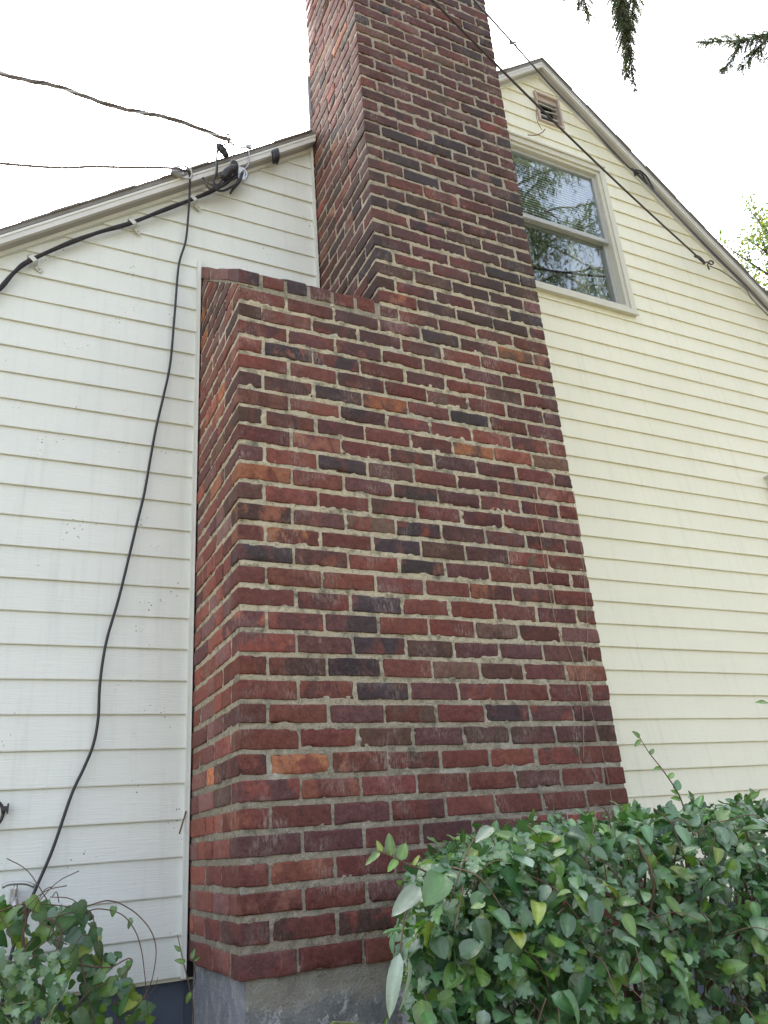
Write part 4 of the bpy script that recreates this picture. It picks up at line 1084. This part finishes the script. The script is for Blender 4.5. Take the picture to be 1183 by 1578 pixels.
# ------------------------------------------------------------------ spruces (overhanging boughs, reflected in the window)
def tube_simple(mb, pts, r0, r1, n=6, sub=3): mb.tube(pts, lambda t: r0 + (r1 - r0) * t, n, 0, sub)
def needle_twig(mb, stem, L0, rnd, col, per=0.004, nl=.011):
    """short stem bristling with individual needles"""
    P = smooth_path(stem, 8); tot = sum((P[i + 1] - P[i]).length for i in range(len(P) - 1)); n = max(6, int(tot / per))
    for i in range(n):
        t = i / n * (len(P) - 1); k = int(t); p = P[k].lerp(P[min(k + 1, len(P) - 1)], t - k)
        ax = (P[min(k + 1, len(P) - 1)] - P[max(0, k - 1)]).normalized()
        o = ax.orthogonal().normalized(); o = Matrix.Rotation(rnd.uniform(0, 2 * PI), 3, ax) @ o
        d = (o * .85 + ax * rnd.uniform(.5, .9)).normalized(); L = nl * rnd.uniform(.7, 1.2); wv = d.cross(ax).normalized() * .0016
        c = tuple(x * rnd.uniform(.6, 1.3) for x in col)
        mb.add([p - wv, p + wv, p + d * L * .7 + wv * .8, p + d * L, p + d * L * .7 - wv * .8], [(0, 1, 2, 3, 4)], 0, c)
def spray(mb, sm, a, b, rnd, width, col, dens=1.0, sag=.0, nl=.011):
    """bough segment a->b with side twigs"""
    a, b = Vector(a), Vector(b); ax = (b - a); L = ax.length
    mid = (a + b) / 2 + Vector((0, 0, -sag)); path = smooth_path([a, mid, b], 10)
    tube_simple(sm, [a, mid, b], .004, .0012, 5, 4); needle_twig(mb, [a, mid, b], L, rnd, col, .0016, nl)
    n = int(L / .0062 * dens)
    for i in range(n):
        t = rnd.random(); p = path[int(t * (len(path) - 1))]
        side = ax.orthogonal().normalized(); side = Matrix.Rotation(rnd.uniform(0, 2 * PI), 3, ax.normalized()) @ side
        ln = width * rnd.uniform(.3, 1.0) * (1 - .55 * t); d = (side * .7 + ax.normalized() * .7 + Vector((0, 0, -.5))).normalized()
        q = p + d * ln; m2 = (p + q) / 2 + Vector((0, 0, .006))
        sm.tube([p, m2, q], .0010, 4, 0, 2, False); needle_twig(mb, [p, m2, q], ln, rnd, col, .0022, nl)
def tree_spruce(name, x, y, height, rad, label, seed, zmin, boughs=95, skip=None):
    r_ = random.Random(seed); rt = root(name, label, 'spruce tree', (x, y, GZ), 'spruce trees')
    tm = MB(rt.location); tube_simple(tm, [(x, y, GZ), (x + .1, y, height * .4), (x, y, height * .8), (x, y, height)], .26, .02, 12, 6)
    cm_ = MB(rt.location); bm_ = MB(rt.location)
    for i in range(boughs):
        f = (i + r_.random()) / boughs; z = zmin + (height - zmin) * f; az = i * 2.4 + r_.uniform(-.3, .3)
        if skip and skip(az, z): continue
        L = rad * (1 - f) ** .8 * r_.uniform(.8, 1.1) + .25
        dv = Vector((math.cos(az), math.sin(az), 0)); s = Vector((x, y, z)); pts = [s, s + dv * L * .4 + Vector((0, 0, -.05 * L)), s + dv * L * .8 + Vector((0, 0, -.22 * L)), s + dv * L + Vector((0, 0, -.16 * L))]
        bm_.tube(pts, lambda t: .03 * (1 - t) + .004, 5, 0, 4); P = smooth_path(pts, 8)
        nb = int(9 + L * 13)
        for k in range(nb):
            t = .12 + .88 * k / nb; p = P[int(t * (len(P) - 1))]; sd = 1 if k % 2 else -1
            side = Vector((-dv.y, dv.x, 0)) * sd; ln = L * .26 * (1.1 - .6 * t) * r_.uniform(.6, 1.1); dr = r_.uniform(.25, .75) * (.35 + .3 * L)
            q = p + side * ln * r_.uniform(.3, 1) + dv * ln * .45 + Vector((0, 0, -dr * .6)); e_ = q + Vector((r_.uniform(-.05, .05), r_.uniform(-.05, .05), -dr * .5))
            col = green(r_, 'deep'); col = (col[0] * 1.15, col[1] * .62, col[2] * .8)
            PP = [p, (p + q) / 2 + Vector((0, 0, .03)), q, e_]
            for m in range(3):                       # ragged twigs: thin tapering blades hanging in tiers
                A, B = PP[m], PP[m + 1]
                for z_ in range(7):
                    u = r_.random(); o = A.lerp(B, u); d_ = ((B - A).normalized() * .6 + rv(r_, .9) + Vector((0, 0, -.5))).normalized(); l_ = r_.uniform(.05, .16); ww = d_.cross(rv(r_)).normalized() * r_.uniform(.006, .012)
                    cm_.add([o - ww, o + ww, o + d_ * l_ * .6 + ww * .7, o + d_ * l_, o + d_ * l_ * .6 - ww * .7], [(0, 1, 2, 3, 4)], 0, tuple(c_ * r_.uniform(.7, 1.4) for c_ in col))
    link('trunk', tm.mesh('trunk'), M_BARK, rt); link('branches', bm_.mesh('branches'), M_BARK, rt); link('crown', cm_.mesh('crown'), M_NEEDLE, rt)
    print(name, len(cm_.f)); return rt
near = tree_spruce('spruce_tree', 5.4, -5.6, 15.0, 3.1, 'dark drooping spruce whose bough tips hang into the top right of the sky', 5, 3.6, 70)
tree_spruce('spruce_tree', 9.6, -8.6, 21.0, 4.3, 'tall dark spruce mirrored in the gable window', 8, 3.5, 120)
# three long low boughs of the near spruce whose tips the photo shows
def bough(tips, base, seed, path):
    r_ = random.Random(seed); b1, b2 = MB(near.location), MB(near.location)
    b2.tube(path, lambda t: .035 * (1 - t) + .006, 7, 0, 6)
    for (a, b, wd, dn) in tips: spray(b1, b2, a, b, r_, wd * 1.6, (0.22, 0.26, 0.25), dn * 1.4)  # needles pale blue-grey, lens glare put into their colour
    o = link('bough', b2.mesh('bough'), M_BARK, near); o2 = link('needles', b1.mesh('needles'), M_NEEDLE, o); return o
bough([((1.20, -1.57, 3.62), (1.17, -1.50, 3.53), .07, 1.0), ((1.20, -1.57, 3.62), (1.265, -1.49, 3.44), .07, 1.2), ((1.19, -1.58, 3.6), (1.22, -1.5, 3.48), .06, 1.0)], None, 3,
      [(5.4, -5.6, 3.9), (3.6, -3.9, 4.25), (2.2, -2.6, 4.15), (1.5, -1.9, 3.85), (1.20, -1.57, 3.62)])
bough([((1.36, -1.65, 3.62), (1.40, -1.56, 3.40), .085, 1.8), ((1.35, -1.62, 3.52), (1.475, -1.445, 3.26), .075, 1.8), ((1.41, -1.55, 3.38), (1.525, -1.43, 3.215), .045, 1.3), ((1.33, -1.62, 3.55), (1.37, -1.55, 3.37), .07, 1.5), ((1.40, -1.64, 3.52), (1.44, -1.56, 3.40), .075, 1.4), ((1.37, -1.6, 3.45), (1.45, -1.50, 3.31), .06, 1.5)], None, 4,
      [(5.4, -5.6, 3.7), (3.8, -4.0, 4.1), (2.4, -2.7, 4.05), (1.6, -1.9, 3.80), (1.36, -1.65, 3.62)])
bough([((2.02, -2.02, 3.22), (1.76, -1.76, 3.215), .075, 2.2), ((1.80, -1.79, 3.225), (1.645, -1.68, 3.27), .055, 1.2), ((1.86, -1.84, 3.22), (1.80, -1.73, 3.13), .06, 1.3), ((1.78, -1.77, 3.21), (1.745, -1.68, 3.14), .05, 1.2), ((1.90, -1.9, 3.21), (1.87, -1.80, 3.12), .06, 1.3)], None, 6,
      [(5.4, -5.6, 3.5), (4.2, -4.5, 3.75), (3.0, -3.2, 3.6), (2.4, -2.4, 3.36), (2.02, -2.02, 3.22)])

# ------------------------------------------------------------------ garden tree behind the house, right
tr_ = root('garden_tree', 'sunlit yellow-green leafy tree beyond the right roof slope', 'tree', (10.7, 3.0, GZ))
tm, cm_ = MB(tr_.location), MB(tr_.location); r_ = random.Random(77)
tube_simple(tm, [(10.7, 3.0, GZ), (10.6, 3.1, 2), (10.8, 2.9, 5), (10.7, 3.0, 9.6)], .20, .04, 10, 5)
for i in range(60):
    az = r_.uniform(0, 2 * PI); el = r_.uniform(.1, 1.3); z0 = r_.uniform(3.6, 8.7); L = r_.uniform(1.2, 2.1) * (1 if z0 < 8 else .6)
    s = Vector((10.7, 3.0, z0)); d = Vector((math.cos(az) * math.cos(el), math.sin(az) * math.cos(el), math.sin(el)))
    pts = [s, s + d * L * .5 + rv(r_, .15), s + d * L]
    tube_simple(tm, pts, .05, .008, 6, 4); P = smooth_path(pts, 8)
    for k in range(13):
        p = P[r_.randint(6, len(P) - 1)]; q = p + (d + rv(r_, .8)).normalized() * r_.uniform(.25, .65)
        tube_simple(tm, [p, (p + q) / 2, q], .008, .002, 4, 1)
        for m in range(26):
            o = p.lerp(q, r_.random()) + rv(r_, .09); L2 = r_.uniform(.045, .085); col = green(r_, r_.choice(['pale', 'yell', 'yell', 'fresh', 'pale'])); col = (col[0] * .85, col[1] * .75, col[2] * 1.3)
            dd = rv(r_).normalized(); ww = dd.cross(rv(r_)).normalized() * L2 * .33
            cm_.add([o, o + dd * L2 * .5 + ww, o + dd * L2, o + dd * L2 * .5 - ww], [(0, 1, 2, 3)], 0, col)
link('trunk', tm.mesh('trunk'), M_BARK, tr_); link('crown', cm_.mesh('crown'), M_TREELEAF, tr_)
print('done')
